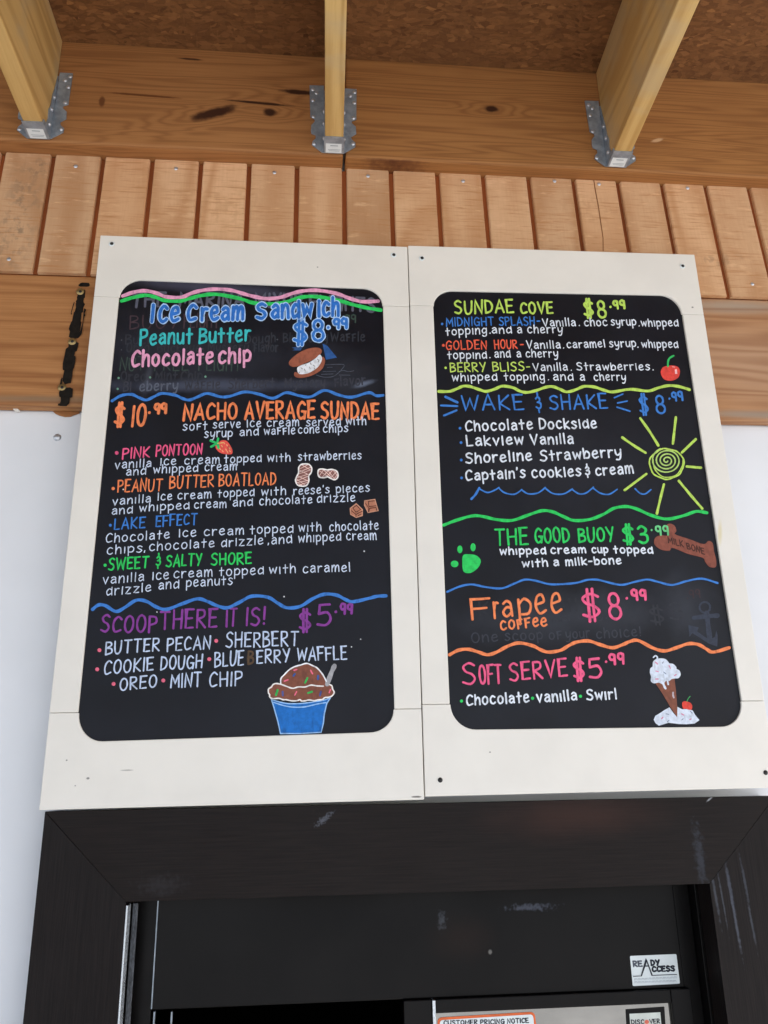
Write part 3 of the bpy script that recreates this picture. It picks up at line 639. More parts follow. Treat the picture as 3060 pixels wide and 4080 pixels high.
i.fill('Q1',[(450,450),(455,410),(520,345),(620,285),(720,255),(800,255),(835,285),(820,330),(740,390),(640,435),(560,470),(490,478)],BR_,True)
i.fill('Q1',[(508,570),(520,540),(560,548),(660,548),(760,505),(820,420),(845,360),(875,400),(850,490),(780,550),(690,590),(590,610),(530,600)],BR_,True)
i.fill('Q1',[(545,500),(580,465),(680,430),(760,380),(810,335),(838,370),(825,430),(770,500),(670,555),(570,562)],'#e6e9ee',True)
for x, y, a in ((590,490,0),(630,505,1),(575,540,2),(690,480,1),(735,460,0),(800,410,2),(745,490,1),(650,450,2),(785,390,0),(700,430,1)): i.line('Q1',[(x,y),(x+18*cos(a),y+22*sin(a+.6))],3,'#8e8f8c')
i.build('ice_cream_sandwich_drawing', LP)
W(LP,'B',BL,11,[(62,50),(110,22),(165,15),(205,32),(245,45),(290,25),(330,10),(400,20),(440,38),(475,45),(520,28),(570,10),(640,28),(690,25),(770,2),(850,15),(920,36),(990,6),(1060,22),(1120,28),(1195,-6),(1270,18),(1340,30),(1430,6),(1470,22),(1508,20)])
# ---- nacho section
T(LP,'B','price_lettering',OR,11,100,[('$',68,178,132,176,104),('10',158,183,244,181,108),('.',252,115,270,115,60),('99',280,115,358,113,48)])
T(LP,'B','heading_lettering',OR,9.9,82,[('NACHO',437,152,732,145),('AVERAGE',765,145,1147,142,88),('SUNDAE',1172,144,1490,146,84)])
sm = 4.3
def D(par, crop, words, cap=43, w=sm, col=None, part='description_lettering'): return T(par, crop, part, col or WH, w, cap, words)
D(LP,'B',[('soft',437,208,570,202),('serve',598,195,748,193),('|ce',778,190,858,188),('cream',885,187,1060,184),('served',1095,184,1282,180),('wjth',1308,178,1418,176)])
D(LP,'B',[('syrup',552,245,705,240),('and',740,236,845,233),('waffle',870,230,1040,226),('cone',1052,222,1170,220),('chjps',1185,218,1322,215)])
i = Ink(); i.fill('R5',[(720,545),(770,450),(850,380),(950,320),(1080,320),(1180,380),(1280,530),(1340,660),(1345,770),(1290,830),(1100,825),(900,780),(770,660)],'#e8584e',True)
for x, y in ((1045,420),(1150,500),(960,530),(1240,610),(1110,660),(890,630),(985,705),(1165,750),(1250,715)): i.line('R5',[(x-15,y-22),(x+15,y+22)],4.5,'#f0a878')
for p in ([(790,430),(540,330)],[(790,430),(820,250)],[(770,440),(570,550)],[(800,420),(835,590)]): i.line('R5',p,9.5,'#2ec56a')
i.line('R5',[(800,430),(1000,405)],4,'#e8c878'); i.build('strawberry_drawing', LP)
bullets(LP,'B',PK,10,[(87,327)])
T(LP,'B','heading_lettering',PK,6.0,56,[('PINK',113,360,264,350),('PONTOON',292,344,544,332)])
D(LP,'B',[('vanjlla',75,413,272,400),('|ce',316,394,405,390),('cream',445,388,636,382),('topped',658,380,860,374),('wjth',888,374,1014,370),('strawberries',1052,368,1393,360)])
D(LP,'B',[('and',135,448,243,442),('whjpped',280,436,522,428),('cream',553,424,727,418)])
def peanut(pts, hatch):
    i = Ink(); i.fill('R4',pts,'#8d5f58',True); p = [px('R4',*q) for q in pts]
    i.stroke(smooth_pts(p + [p[0]], 5), 5.5, '#f2efec')
    for h in hatch: i.line('R4',h,2.4,'#f0cfc4')
    i.build('peanut_drawing', LP)
peanut([(265,195),(330,205),(370,260),(365,330),(325,390),(325,470),(290,540),(210,555),(140,530),(112,460),(130,400),(160,340),(165,250),(205,205)],
       [[(190,270),(300,215)],[(175,325),(355,250)],[(155,360),(360,290)],[(135,420),(315,360)],[(125,470),(310,395)],[(130,500),(320,460)],[(160,540),(315,490)],[(220,215),(345,290)],[(185,300),(320,370)],[(150,390),(310,470)],[(130,440),(270,540)],[(130,490),(210,540)]])
peanut([(470,350),(485,290),(540,278),(620,292),(700,285),(770,310),(798,370),(780,430),(735,450),(680,430),(630,405),(560,418),(495,405)],
       [[(500,380),(560,295)],[(550,400),(640,300)],[(620,395),(710,295)],[(680,420),(770,320)],[(730,440),(790,360)],[(500,310),(620,390)],[(560,290),(690,410)],[(640,310),(740,440)],[(720,300),(790,390)]])
bullets(LP,'B',OR,9,[(68,517)]); bullets(LP,'B','#e8d8c8',4,[(122,522)])
T(LP,'B','heading_lettering',OR,5.7,64,[('PEANUT',88,538,330,528),('BUTTER',365,517,606,505),('BOATLOAD',628,504,937,497)])
D(LP,'B',[('vanjlla',62,607,270,588),('|ce',302,580,382,577),('cream',408,574,592,568),('topped',622,564,822,556),('wjth',855,554,990,550),("reese's",1027,550,1222,541),('pieces',1255,540,1437,533)])
D(LP,'B',[('and',58,656,172,648),('whjpped',205,640,475,626),('cream',497,622,672,618),('and',703,614,813,608),('chocolate',845,606,1130,594),('drizzle',1152,592,1360,584)],43)
for pts, lines in (([(1090,835),(1190,930),(1190,1030),(1090,1060),(1000,1010),(992,915)], [[(1035,905),(1095,865),(1160,930),(1085,975),(1035,905)],[(1010,950),(1085,1010),(1085,1045)],[(1085,1010),(1185,960)],[(1120,1030),(1165,1005)]]),
                   ([(1225,790),(1390,765),(1445,950),(1280,980),(1222,860)], [[(1285,800),(1295,885),(1410,870)],[(1285,800),(1385,790)],[(1240,830),(1285,900),(1290,970)],[(1295,960),(1305,910),(1410,900),(1420,945)]])):
    i = Ink(); i.fill('R4',pts,'#b87a60'); i.stroke([px('R4',*q) for q in pts + pts[:1]], 3.2, '#cf9a80')
    for l in lines: i.line('R4',l,3,'#4a2018',False)
    i.build('chocolate_drawing', LP)
bullets(LP,'B',BL,8,[(53,713)])
T(LP,'B','heading_lettering',BL,5.7,58,[('LAKE',70,735,240,725),('EFFECT',292,719,517,708)])
D(LP,'C',[('Chocolate',148,202,465,178),('|ce',508,174,597,168),('cream',632,166,832,160),('topped',860,158,1076,150),('wjth',1100,148,1214,142),('chocolate',1252,144,1498,134)],43)
D(LP,'C',[('chjps',153,260,330,246),(',',338,244,350,244),('chocolate',362,240,687,222),('drizzle',717,222,928,208),(',',948,208,958,208),('and',965,208,1070,202),('whjpped',1098,200,1312,190),('cream',1335,188,1487,186)],43)
bullets(LP,'C',GR,8,[(147,312)])
T(LP,'C','heading_lettering',GR,6.5,56,[('SWEET',160,337,362,323),('&',395,320,422,318,60),('SALTY',445,319,625,312),('SHORE',667,312,872,303)])
D(LP,'C',[('vanjlla',133,405,340,388),('|ce',377,384,462,380),('cream',482,376,677,366),('topped',707,364,930,356),('wjth',955,354,1088,350),('caramel',1120,350,1358,342)],44)
D(LP,'C',[('drizzle',150,462,374,440),('and',408,432,512,424),('peanuts',545,420,777,406)],44)
bullets(LP,'C','#d8dade',4,[(1425,243),(1030,467)])
W(LP,'C',BL,13,[(85,530),(115,508),(150,512),(200,540),(245,520),(300,485),(350,490),(400,518),(450,530),(520,505),(600,478),(650,490),(700,512),(750,522),(810,495),(870,465),(950,470),(1000,500),(1045,522),(1110,515),(1170,478),(1230,455),(1290,460),(1330,480),(1370,492),(1450,475),(1490,465),(1533,463)])
# ---- scoop section
T(LP,'D','heading_lettering',PU,8.4,74,[('SCOOP',228,192,490,196),('THERE',500,180,768,172,82),('IT',803,168,858,166,76),('IS!',895,164,990,158,76)])
T(LP,'D','price_lettering',PU,9.9,85,[('$',1138,186,1202,184,88),('5',1222,166,1292,164,98),('.',1304,103,1318,103,60),('99',1328,112,1392,108,46)])
cp = 'flavour_lettering'; WC = '#c3d2ec'
T(LP,'D',cp,WC,6.2,58,[('BUTTER',250,298,502,278),('PECAN',533,284,737,268,60),('SHERBERT',803,266,1140,255,66)])
T(LP,'D',cp,WC,6.2,60,[('COOKIE',243,390,475,366),('DOUGH',503,366,699,358),('BLUE',752,357,890,342,64),('ERRY',945,338,1102,330,58),('WAFFLE',1130,326,1364,318,58)])
T(LP,'D',cp,'#5a4634',8,58,[('B',904,342,936,340)])
T(LP,'D',cp,WC,6.2,60,[('OREO',316,462,490,446,56),('MINT',550,450,694,442,62),('CHIP',727,445,882,438,64)])
bullets(LP,'D','#f0718c',9,[(226,277),(762,234),(216,365),(730,318),(291,432),(519,416)]); bullets(LP,'D','#d8dade',3,[(1425,227),(1383,262),(490,102)])
i = Ink(); LB = '#9cc6f2'
i.fill('Q2',[(150,880),(330,930),(480,955),(720,955),(960,925),(1150,885),(1265,850),(1195,960),(1150,1150),(1130,1330),(1085,1510),(330,1535),(280,1330),(200,1050)],'#1d6fc2')
i.fill('Q2',[(330,590),(335,490),(470,345),(600,265),(820,205),(1000,265),(1110,390),(1180,540),(1160,640),(900,640),(560,690)],'#84503f',True)
i.fill('Q2',[(100,760),(100,680),(160,610),(260,590),(400,620),(540,670),(700,640),(920,615),(1130,640),(1260,600),(1310,680),(1325,760),(1280,830),(1100,880),(900,905),(700,925),(500,905),(300,880),(160,860)],'#84503f',True)
i.line('Q2',[(325,590),(330,490),(400,410),(480,330),(580,270),(700,235),(820,205),(930,250),(1010,290),(1100,390),(1160,490),(1185,545)],5.5,'#f0f2f6')
ruf = [(1240,600),(1290,630),(1305,690),(1335,755),(1290,820),(1220,845),(1160,850),(1110,885),(1020,895),(960,910),(860,895),(790,910),(720,915),(690,890),(620,910),(520,910),(430,890),(370,890),(290,865),(170,870),(120,840),(115,790),(95,765),(95,690),(150,650),(180,605),(240,585),(330,600),(440,640),(550,675),(660,650),(780,650),(900,615),(1010,630),(1130,635)]
i.line('Q2',ruf,5.5,'#f0ece8')
i.line('Q2',[(150,890),(330,940),(480,965),(720,960),(960,930),(1150,895),(1260,855)],4.5,LB)
i.line('Q2',[(190,940),(380,1000),(560,1030),(780,1025),(1000,975),(1180,945)],4.5,LB)
i.line('Q2',[(150,890),(195,1030),(270,1300),(320,1530),(700,1530),(1090,1505),(1130,1330),(1150,1150),(1195,960),(1262,855)],4.5,LB,False)
i.line('Q2',[(1340,250),(1290,360),(1200,600)],18,'#a8a8ac')
for x0,y0,x1,y1,c in ((575,335,630,320,'#f0708c'),(890,335,925,400,'#f0708c'),(395,540,460,515,'#f0708c'),(590,805,625,740,'#f0708c'),(1240,760,1265,700,'#f0708c'),(785,570,830,480,'#2fb858'),(235,800,265,710,'#2fb858'),(840,765,915,740,'#2fb858'),(565,440,590,405,'#3568b8'),(1030,440,1028,500,'#3f62a8'),(360,740,365,810,'#54588e'),(1065,810,1085,740,'#44589e')): i.line('Q2',[(x0,y0),(x1,y1)],8 if c != '#f0708c' else 5.5,c)
i.build('ice_cream_tub_drawing', LP)

# ---- right board
WH = '#e2e9f3'
T(RP,'E','heading_lettering',YG,7.6,72,[('SUNDAE',157,172,500,163),('COVE',532,170,724,168,62)])
T(RP,'E','price_lettering',YG,9.0,92,[('$',894,186,958,184,92),('8',975,195,1030,194,90),('.',1040,135,1054,135,50),('99',1062,142,1137,140,45)])
bullets(RP,'E',BL,7,[(88,230)]); bullets(RP,'E','#f0664a',8,[(95,352)]); bullets(RP,'E',YG,7,[(108,480)])
T(RP,'E','heading_lettering',BL,4.9,48,[('MIDNIGHT',110,243,386,238),('SPLASH',412,238,618,237),('-',628,235,650,235)])
T(RP,'E','heading_lettering','#f0664a',4.9,48,[('GOLDEN',108,376,346,372),('HOUR',385,371,520,368),('-',532,368,556,368)])
T(RP,'E','heading_lettering','#c3dd6a',4.9,50,[('BERRY',132,503,340,500),('BLISS',375,498,560,496),('-',568,496,592,496)])
w6 = 4.5
D(RP,'E',[('Vanjlla',660,244,852,240),('.',866,240,874,240),('choc',897,240,1032,240),('syrup',1050,238,1196,238),('.',1207,242,1214,242),('whjpped',1222,243,1437,243)],43,w6)
D(RP,'E',[('toppjng',107,295,345,285),('.',357,285,365,285),('and',370,284,487,282),('a',515,282,546,282),('cherry',573,282,777,280)],44,w6)
D(RP,'E',[('Vanjlla',567,370,765,367),('.',776,368,784,368),('caramel',797,366,1020,362),('syrup',1040,361,1196,360),('.',1200,364,1208,364),('whjpped',1225,364,1436,364)],43,w6)
D(RP,'E',[('toppjnd',117,430,345,425),('.',356,425,364,425),('and',385,422,480,420),('a',512,420,541,420),('cherry',563,420,752,418)],44,w6)
D(RP,'E',[('Vanjlla',605,498,806,494),('.',820,495,829,495),('Strawberries',855,494,1275,492),('.',1286,493,1295,493)],43,w6)
D(RP,'E',[('whjpped',143,555,404,552),('toppjng',440,551,675,550),('.',690,550,698,550),('and',720,552,838,552),('a',873,552,904,552),('cherry',952,552,1138,552)],44,w6)
i = Ink(); i.fill('P6',[(95,1410),(120,1350),(190,1330),(250,1330),(300,1350),(318,1400),(295,1470),(215,1505),(130,1485)],'#e2493f',True)
i.line('P6',[(178,1335),(180,1280),(200,1240),(245,1215)],7.5,'#35b860'); i.fill('P6',[(258,1375),(280,1370),(288,1425),(262,1425)],'#f5c6c6'); i.fill('P6',[(225,1335),(255,1340),(262,1352),(230,1350)],'#f09a9a')
i.build('cherry_drawing', RP)
W(RP,'F',YG,11,[(68,42),(130,42),(170,28),(210,12),(250,15),(300,32),(340,42),(390,28),(430,12),(490,20),(530,40),(570,48),(620,38),(680,18),(720,15),(760,30),(800,45),(850,32),(900,13),(960,18),(1010,35),(1060,45),(1160,30),(1260,40),(1320,22),(1380,9),(1440,15),(1497,32)])
T(RP,'F','heading_lettering',BL,6.9,85,[('WAKE',196,150,558,143),('&',622,146,660,146,88),('SHAKE',700,143,1036,138,80)])
i = Ink()
for a in ([(107,73),(175,105)],[(82,122),(175,126)],[(98,180),(170,150)]): i.line('F',a,9,BL)
i.build('burst_lines', RP); i = Ink()
for a in ([(1070,78),(1118,57)],[(1088,108),(1143,97)],[(1085,132),(1158,155)]): i.line('F',a,6,BL)
i.build('burst_lines', RP)
T(RP,'F','price_lettering',BL,8.1,100,[('$',1213,166,1272,164,98),('8',1308,170,1367,168,105),('.',1376,88,1390,88,60),('99',1396,95,1467,92,48)])
bullets(RP,'F',BL,8,[(190,252),(196,334),(197,433),(199,535)])
D(RP,'F',[('Chocolate',218,270,608,256),('Docks|de',640,256,972,250)],57,6.6)
D(RP,'F',[('Lakview',225,354,556,342),('Vanjlla',590,344,840,338)],57,6.6)
D(RP,'F',[('Shoreline',220,452,603,434),('Strawberry',645,438,1114,412)],58,6.6)
D(RP,'F',[("Captain's",220,552,566,532),('cookies',597,534,884,522),('&',903,524,934,522),('cream',960,521,1182,508)],57,6.6)
i = Ink()
i.line('F',[(255,655),(278,630),(300,592)],9,BL)
for a in ([(302,598),(345,618),(385,606),(412,590)],[(412,594),(445,620),(500,628),(542,602)],[(542,604),(580,626),(635,620),(676,590)],[(676,594),(720,624),(780,626),(830,598)],[(830,602),(870,626),(910,620),(950,588)],[(950,594),(990,622),(1040,628),(1086,600)],[(1188,597),(1215,622),(1245,626),(1278,602)]): i.line('F',a,6,BL)
i.build('scallop_wave', RP)
i = Ink(); sp = []
for k in range(90):
    t = k / 89; a = t * 3.6 * 2 * pi + .5; r = 6 + 70 * t; sp.append((1368 + r*1.12*cos(a) , 436 + r*.98*sin(a)))
i.line('F',sp,5.5,'#b8d878',False)
i.line('F',[(1368 + (98+3*sin(k*1.3))*cos(k*pi/12+.6), 455 + (86+3*cos(k*1.7))*sin(k*pi/12+.6)) for k in range(25)],6,YG)
i.line('F',[(1290,430),(1300,485),(1350,530),(1420,520),(1455,470),(1462,430)],4.5,YG)
for a in ([(1217,195),(1270,270),(1320,350)],[(1420,190),(1412,260),(1403,340)],[(1533,315),(1455,390)],[(1482,470),(1563,477)],[(1437,552),(1510,640),(1570,710)],[(1352,572),(1330,660),(1312,738)],[(1252,512),(1128,605)],[(1115,305),(1180,350),(1248,392)]): i.line('F',a,10,YG)
i.build('sun_drawing', RP)
W(RP,'G',GR,12,[(40,132),(110,105),(200,80),(260,82),(340,100),(430,105),(520,75),(600,50),(660,56),(720,82),(780,105),(870,100),(950,70),(1010,36),(1080,26),(1140,40),(1220,75),(1310,97),(1400,80),(1480,54),(1540,62)])
T(RP,'G','heading_lettering',GR,8.0,80,[('THE',330,250,526,242,92),('GOOD',557,233,762,228,80),('BUOY',806,228,1018,222,78)])
T(RP,'G','price_lettering',GR,9.5,90,[('$',1058,232,1132,230,92),('3',1148,236,1212,234,92)])
D(RP,'G',[('whjpped',358,300,626,296),('cream',647,294,853,290),('cup',882,290,980,290),('topped',1007,292,1236,292)],42,6)
D(RP,'G',[('wjth',485,370,636,366),('a',664,364,700,362),('m|lk-bone',733,362,1055,352)],43,6)
i = Ink(); i.fill('G',[(150,305),(185,298),(225,305),(250,330),(245,360),(225,385),(190,405),(155,398),(146,360)],GR,True)
for x, y, rx, ry in ((132,270,15,22),(207,258,15,23),(102,353,22,19)): i.dot('G',x,y,rx,GR,ry)
i.build('paw_print_drawing', RP)
i = Ink(); i.fill('G',[(1300,145),(1325,123),(1355,135),(1366,165),(1360,185),(1440,212),(1520,240),(1548,222),(1572,235),(1580,280),(1592,330),(1590,370),(1555,370),(1530,342),(1515,318),(1430,295),(1345,262),(1325,278),(1275,270),(1240,240),(1245,205),(1275,190),(1310,192),(1318,175)],'#8e5142',True)
i.text('G',[('MILK',1318,232,1410,258),('BONE',1425,265,1530,300)],34,5,'#4c2a22'); i.build('bone_drawing', RP)
i = Ink(lift=.0014); i.text('G',[('.',1218,163,1232,163,50),('99',1248,190,1328,188,52)],50,8,'#6fd08a'); i.build('price_lettering', RP)
W(RP,'G',BL,8,[(60,512),(130,482),(200,470),(280,485),(370,492),(440,466),(500,443),(560,448),(640,468),(720,468),(800,460),(860,444),(920,444),(1000,464),(1060,472),(1130,455),(1200,442),(1260,455),(1340,473),(1420,452),(1510,437),(1600,462)])
# faded older writing
G(RP,'U7','#32343c',5,44,[('(and',345,225,460,220),('under',590,220,752,205),('only)',785,200,980,190)]); G(RP,'U7','#383b44',5,60,[('One',122,345,290,335),('scoop',330,332,570,325),('of',605,325,690,320),('your',710,322,865,312),('choice!',900,318,1185,305)])
G(RP,'U7','#2f3138',8,105,[('$',1235,222,1335,222),('3',1360,205,1450,200)]); G(RP,'U7','#3c2c2f',5,50,[('.99',1465,70,1555,62)])
G(RP,'U7','#292b31',7,80,[('Kids',170,175,420,170),('Ill',690,150,790,145)])
i = Ink(lift=.0002); AC = '#363c4a'
i.line('U7',[(1578 + 33*cos(k*pi/8), 125 + 33*sin(k*pi/8)) for k in range(17)],8,AC); i.line('U7',[(1510,190),(1600,180),(1656,176)],18,AC); i.line('U7',[(1590,160),(1600,250),(1612,340)],20,AC)
i.fill('U7',[(1475,235),(1540,250),(1530,275),(1580,310),(1610,325),(1640,310),(1650,270),(1658,300),(1656,370),(1600,350),(1540,310),(1500,285),(1482,310)],AC); i.build('anchor_drawing', RP, 'half wiped grey-blue anchor drawing')
T(RP,'G','heading_lettering',OR,9.9,110,[('F',192,668,312,660,118),('r',322,660,360,658,125),('a',372,657,440,652,125),('p',462,648,545,642,135),('ee',560,640,718,632,160)])
T(RP,'G','heading_lettering',OR,7.6,66,[('coffee',360,730,632,704)])
T(RP,'G','price_lettering',PK,10.8,130,[('$',828,668,945,660,150),('8',982,672,1062,668,152),('.',1074,553,1092,552,60),('99',1108,560,1202,556,58)])
W(RP,'H',OR,13,[(65,325),(110,302),(160,298),(210,312),(255,325),(300,312),(350,285),(410,266),(480,280),(520,300),(560,312),(620,303),(660,280),(700,262),(760,256),(820,275),(880,290),(930,275),(970,258),(1010,254),(1080,290),(1140,306),(1200,290),(1260,270),(1310,274),(1350,296),(1385,312),(1465,290)])
T(RP,'H','heading_lettering',PK,8.7,85,[('S',127,475,200,472,108),('OFT',212,470,330,466,92),('SERVE',364,455,658,430,86)])
T(RP,'H','price_lettering',PK,10.3,95,[('$',682,446,748,444,96),('5',762,440,834,436,95),('.',840,362,854,362,60),('99',862,372,945,368,52)])
bullets(RP,'H',GR,8,[(124,557),(480,543),(720,533)])
D(RP,'H',[('Chocolate',146,580,466,560),('vanjlla',500,562,706,552),('Swjrl',750,553,905,544)],52,7)
i = Ink(); CW = '#d7e0ee'
i.fill('Q3',[(370,740),(420,690),(700,640),(765,640),(790,850),(822,1230),(820,1440),(690,1250),(520,960)],'#84503e')
i.fill('Q3',[(335,1490),(370,1410),(470,1350),(560,1290),(660,1235),(740,1350),(820,1440),(825,1225),(920,1275),(1040,1270),(1140,1300),(1190,1390),(1280,1500),(1180,1570),(1010,1585),(860,1580),(640,1555),(440,1615),(370,1560)],CW)
i.fill('Q3',[(310,390),(320,300),(380,240),(480,222),(580,240),(640,300),(660,325),(740,340),(800,400),(808,440),(870,480),(892,560),(850,630),(770,640),(700,655),(660,690),(590,690),(560,720),(520,760),(440,725),(340,740),(275,690),(280,600),(255,520),(265,430)],CW,True)
i.line('Q3',[(330,200),(375,170),(410,200),(400,250)],6,CW); i.line('Q3',[(520,700),(545,780),(580,845)],9,CW); i.line('Q3',[(620,690),(635,760)],7,CW); i.line('Q3',[(735,930),(735,980),(750,1035)],6.5,'#c3b8c0')
for x0,y0,x1,y1 in ((370,300,415,340),(380,485,430,500),(650,370,680,430),(765,580,800,555),(375,650,425,650),(500,1470,525,1440),(910,1370,955,1395),(1080,1490,1105,1475)): i.line('Q3',[(x0,y0),(x1,y1)],4.5,'#d88aa8')
for x0,y0,x1,y1 in ((515,325,535,295),(540,505,590,545),(590,1370,650,1380),(620,1530,655,1500),(915,1495,945,1470),(1095,1320,1130,1355)): i.line('Q3',[(x0,y0),(x1,y1)],3,'#6f7c98')
i.fill('Q3',[(925,1200),(930,1130),(990,1108),(1090,1140),(1130,1210),(1110,1285),(1040,1280),(1000,1260),(950,1265)],'#e24a3c',True); i.line('Q3',[(1020,1115),(1045,1060),(1085,1010)],3.5,'#4aa860')
i.build('ice_cream_cone_drawing', RP)

# ---------------------------------------------------------------- serving window
win = thing('serving_window', 'black serving window below the menu boards, with a wide wooden surround', 'window', ((OX0+OX1)/2, -.05, OZ0))
CW_ = .134; YC = -.05
xo0, xo1, zo1, zo0 = OX0 - CW_, OX1 + .136, 1.5785, OZ0 - CW_
b = MB(); b.prism([(xo0,YC,zo1),(xo1,YC,zo1),(OX1,YC,OZ1),(OX0,YC,OZ1)], (0,.0495,0)); b.build('casing', M['blackwood'], win, bevel=.0008)
b = MB(); b.prism([(xo0,YC+.0006,zo1-.001),(OX0,YC+.0006,OZ1),(OX0,YC+.0006,OZ0),(xo0,YC+.0006,zo0)], (0,.0485,0)); b.build('casing', M['blackwood_v'], win, bevel=.0003)
b = MB(); b.prism([(xo1,YC+.0008,zo1-.001),(OX1+.0006,YC+.0008,OZ1),(OX1+.0006,YC+.0008,OZ0),(xo1,YC+.0008,zo0)], (0,.0485,0)); b.build('casing', M['blackwood_v'], win, bevel=.0003)
b = MB(); b.prism([(xo0,YC+.0003,zo0),(xo1,YC+.0003,zo0),(OX1,YC+.0003,OZ0),(OX0,YC+.0003,OZ0)], (0,.049,0)); b.build('casing', M['blackwood'], win, bevel=.0008)
# black metal jamb lining behind the casing
YM = .02
b = MB(); b.box((OX0-.02,.0005,OZ0-.02),(OX0+.004,.11,OZ1+.02)); b.box((OX1-.004,.0005,OZ0-.02),(OX1+.02,.11,OZ1+.02)); b.box((OX0+.0045,.0005,OZ1-.003),(OX1-.0045,.11,OZ1+.02)); b.box((OX0+.0045,.0005,OZ0-.02),(OX1-.0045,.11,OZ0+.003))
b.build('jamb', M['blackmetal'], win, bevel=.001)
# bare aluminium angle down the left side
b = MB(); b.box((OX0+.0005,-.0485,OZ0+.004),(OX0+.0035,-.024,OZ1-.005)); b.box((OX0+.0042,-.014,OZ0+.004),(OX0+.0125,-.010,OZ1-.006),1); b.build('edge_channel', [M['alu'], plain('dull_painted_aluminium', '#4a4d52', .45, .5, .4, var=.6, ns=30, streak=(20, 1, 5))], win, bevel=.0008)
# fixed head panel
pTL = pw('K1', 683, 765, YM); ZP0 = pw('K2', 700, 1147, YM).z; xp1 = pw('K2', 1265, 830, YM).x
b = MB(); b.box((pTL.x, YM, ZP0), (xp1, YM+.02, OZ1-.004)); b.box((OX0+.0045, YM+.004, OZ0+.004), (pTL.x-.001, YM+.03, OZ1-.004)); b.box((xp1+.001, YM+.004, OZ0+.004), (OX1-.0045, YM+.03, OZ1-.004))
b.build('head_panel', M['blackmetal'], win, bevel=.0015)
b = MB(); b.box((pTL.x-.0008, YM-.003, ZP0+.002), (pTL.x+.0008, YM+.002, OZ1-.006)); b.build('panel_trim', M['steel'], win)
# sliding sash with its pane
YS = .012
sx0 = pw('K2', 85, 1185, YS).x; sx1 = pw('K2', 218, 1185, YS).x; sx2 = pw('K2', 1240, 1150, YS).x
zs1 = pw('K2', 700, 1150, YS).z; zs0 = pw('K2', 690, 1214, YS).z
sash = MB(); sash.box((sx1+.0012, YS, zs0), (sx2, YS+.02, zs1-.001)); sash.box((sx0, YS, OZ0+.02), (sx1-.004, YS+.02, zs1-.001)); sash.box((sx2+.0003, YS+.0005, OZ0+.02), (xp1+.006, YS+.02, zs1-.001)); sash.box((sx1+.0012, YS, OZ0+.02), (sx2, YS+.02, OZ0+.05))
so = sash.build('sash', M['blackmetal'], win, bevel=.0015)
b = MB(); b.box((sx1-.0035, YS-.003, OZ0+.02), (sx1+.001, YS+.018, zs1-.002)); b.build('sash_edge', M['alu'], so)
b = MB(); b.box((sx1+.0015, YS+.01, OZ0+.0505), (sx2-.0003, YS+.016, zs0-.0003)); b.build('glass', M['glass'], so)
b = MB()
for x in (668, 743): q = pw('K1', x, 1225, YM); b.box((q.x-.0008, YM-.004, OZ0+.03), (q.x+.0012, YM+.003, q.z))
b.build('screen_edge', M['steel'], win)

# stickers
def flatpoly(mb, crop, pts, Y, mi): mb.face([pw(crop, x, y, Y) for x, y in pts], mi)
def rrect(c, r, k=4):           # rounded quad from four crop corners
    out = []
    for i in range(4):
        p0, p1, p2 = c[i-1], c[i], c[(i+1) % 4]
        def tow(a, b): L = math.hypot(b[0]-a[0], b[1]-a[1]); return (a[0]+(b[0]-a[0])*r/L, a[1]+(b[1]-a[1])*r/L)
        s, e = tow(p1, p0), tow(p1, p2)
        for j in range(k + 1):
            t = j / k; out.append(tuple((1-t)**2*s[a] + 2*t*(1-t)*p1[a] + t*t*e[a] for a in (0, 1)))
    return out
def sticker(name, label, crop, quad, r, Y, cols):
    mb = MB(); mb.prism([pw(crop, x, y, Y) for x, y in rrect(quad, r)], (0, .0004, 0))
    return mb
# name plate on the head panel
Y = YM - .0008; mb = sticker('', '', 'Q5', [(580,163),(1092,142),(1132,468),(612,495)], 14, Y, None)
def inkon(mb, crop, words, cap, w, mi, Y, bold=True):
    k = Ink(Y); k.lift = .0002; k.text(crop, words, cap, w, 'x', jit=0); n = len(mb.v); mb.v += k.mb.v
    for f in k.mb.f: mb.f.append(tuple(n + q for q in f)); mb.m.append(mi)
inkon(mb, 'Q5', [('RE',612,280,722,276)], 58, 6.5, 2, Y); inkon(mb, 'Q5', [('DY',806,266,915,262)], 54, 7.5, 1, Y); inkon(mb, 'Q5', [('CCESS',820,336,1082,326)], 54, 7.5, 1, Y)
for pts in ([(755,186),(772,215),(835,382),(818,382),(768,240)], [(755,186),(770,218),(712,388),(698,388)], [(730,282),(782,280),(785,268),(735,268)], [(615,383),(712,380),(712,387),(615,392)], [(820,374),(1098,363),(1098,371),(820,382)]):
    flatpoly(mb, 'Q5', pts, Y - .0006 - .00005 * len(mb.f) / 400, 1)
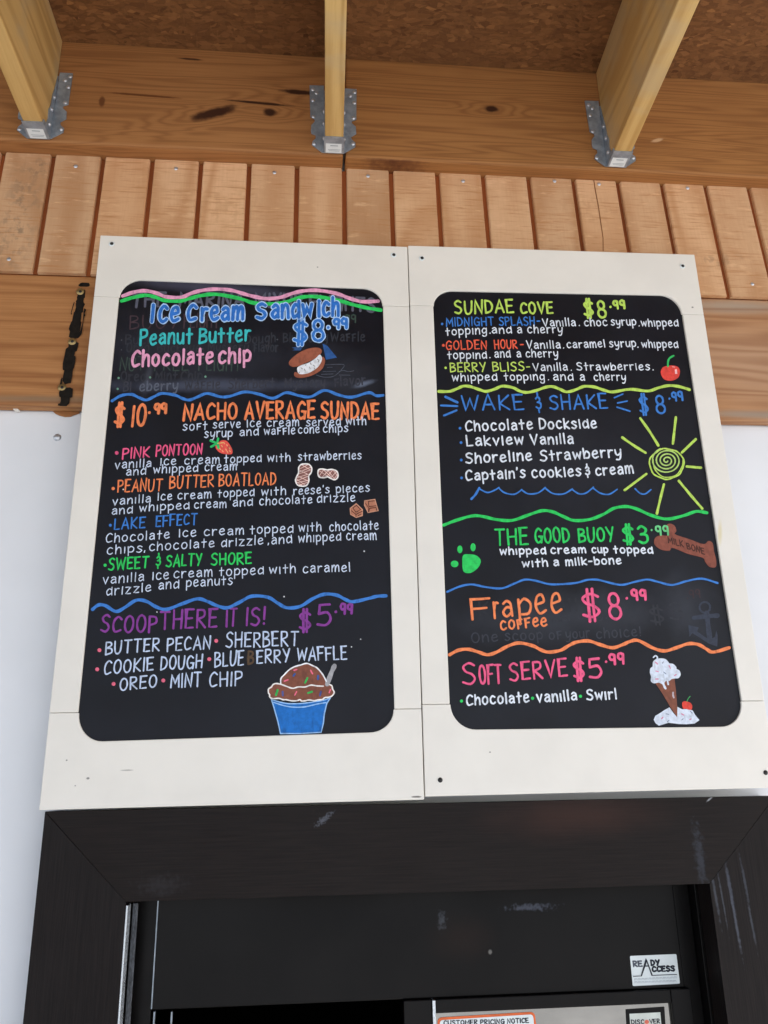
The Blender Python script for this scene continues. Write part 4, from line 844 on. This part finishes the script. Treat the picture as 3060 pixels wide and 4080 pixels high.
inkon(mb, 'Q5', [('NOT TO REMOVE SAFETY LOCK'.replace('NOT TO REMOVE SAFETY LOCK','mmmmmmmmmmmm'),630,432,1098,408)], 26, 2, 3, Y); inkon(mb, 'Q5', [('mmmmmmmmmmmm',632,462,1092,446)], 24, 2, 3, Y)
o = mb.build('sticker', [M['sticker'], M['ink'], plain('grey_ink', '#4c515c', .6), plain('pale_ink', '#b4bcc2', .6)], loc=pw('Q5', 850, 490, Y)); tag(o, 'white maker label with a tall black letter A, on the black panel', 'sticker', 'window stickers')
# pricing notice on the pane
YGL = YS + .01 - .001
mb = MB(); zlo = 1.24
def fullquad(crop, a, b, c, d): return [a, b, c, d]
mb.prism([pw('Q4', x, y, YGL) for x, y in rrect([(118,290),(1190,225),(1260,900),(150,960)], 55)], (0, .0004, 0), 0)
mb.face([pw('Q4', x, y, YGL - .0003) for x, y in rrect([(143,318),(1172,253),(1235,880),(175,935)], 40)], 1)
inkon(mb, 'Q4', [('CUSTOMER',185,372,565,362,48),('PRICING',590,366,860,356,50),('NOTICE',885,354,1128,344,50)], 48, 4.2, 2, YGL - .0003)
o = mb.build('sticker', [M['orange_edge'], M['sticker'], M['ink']], loc=pw('Q4', 650, 900, YGL)); tag(o, 'white notice with an orange border stuck on the window glass', 'sticker', 'window stickers')
# card sticker
mb = MB(); mb.prism([pw('Q5', x, y, YGL) for x, y in [(535,752),(960,722),(990,1200),(560,1220)]], (0, .0004, 0), 0)
mb.face([pw('Q5', x, y, YGL - .0004) for x, y in [(575,800),(915,783),(935,1020),(592,1040)]], 1)
inkon(mb, 'Q5', [('DISC',594,914,742,910),('VER',796,908,915,902)], 46, 4, 2, YGL - .0004)
mb.face([pw('Q5', 766 + 25*cos(k*pi/8), 890 + 24*sin(k*pi/8), YGL - .0009) for k in range(16)], 3)
o = mb.build('sticker', [M['blackmetal'], plain('cream_sticker', '#d5dad2', .5), M['ink'], M['red_dot']], loc=pw('Q5', 750, 1100, YGL)); tag(o, 'black-edged pale card sticker with an orange dot, right on the glass', 'sticker', 'window stickers')
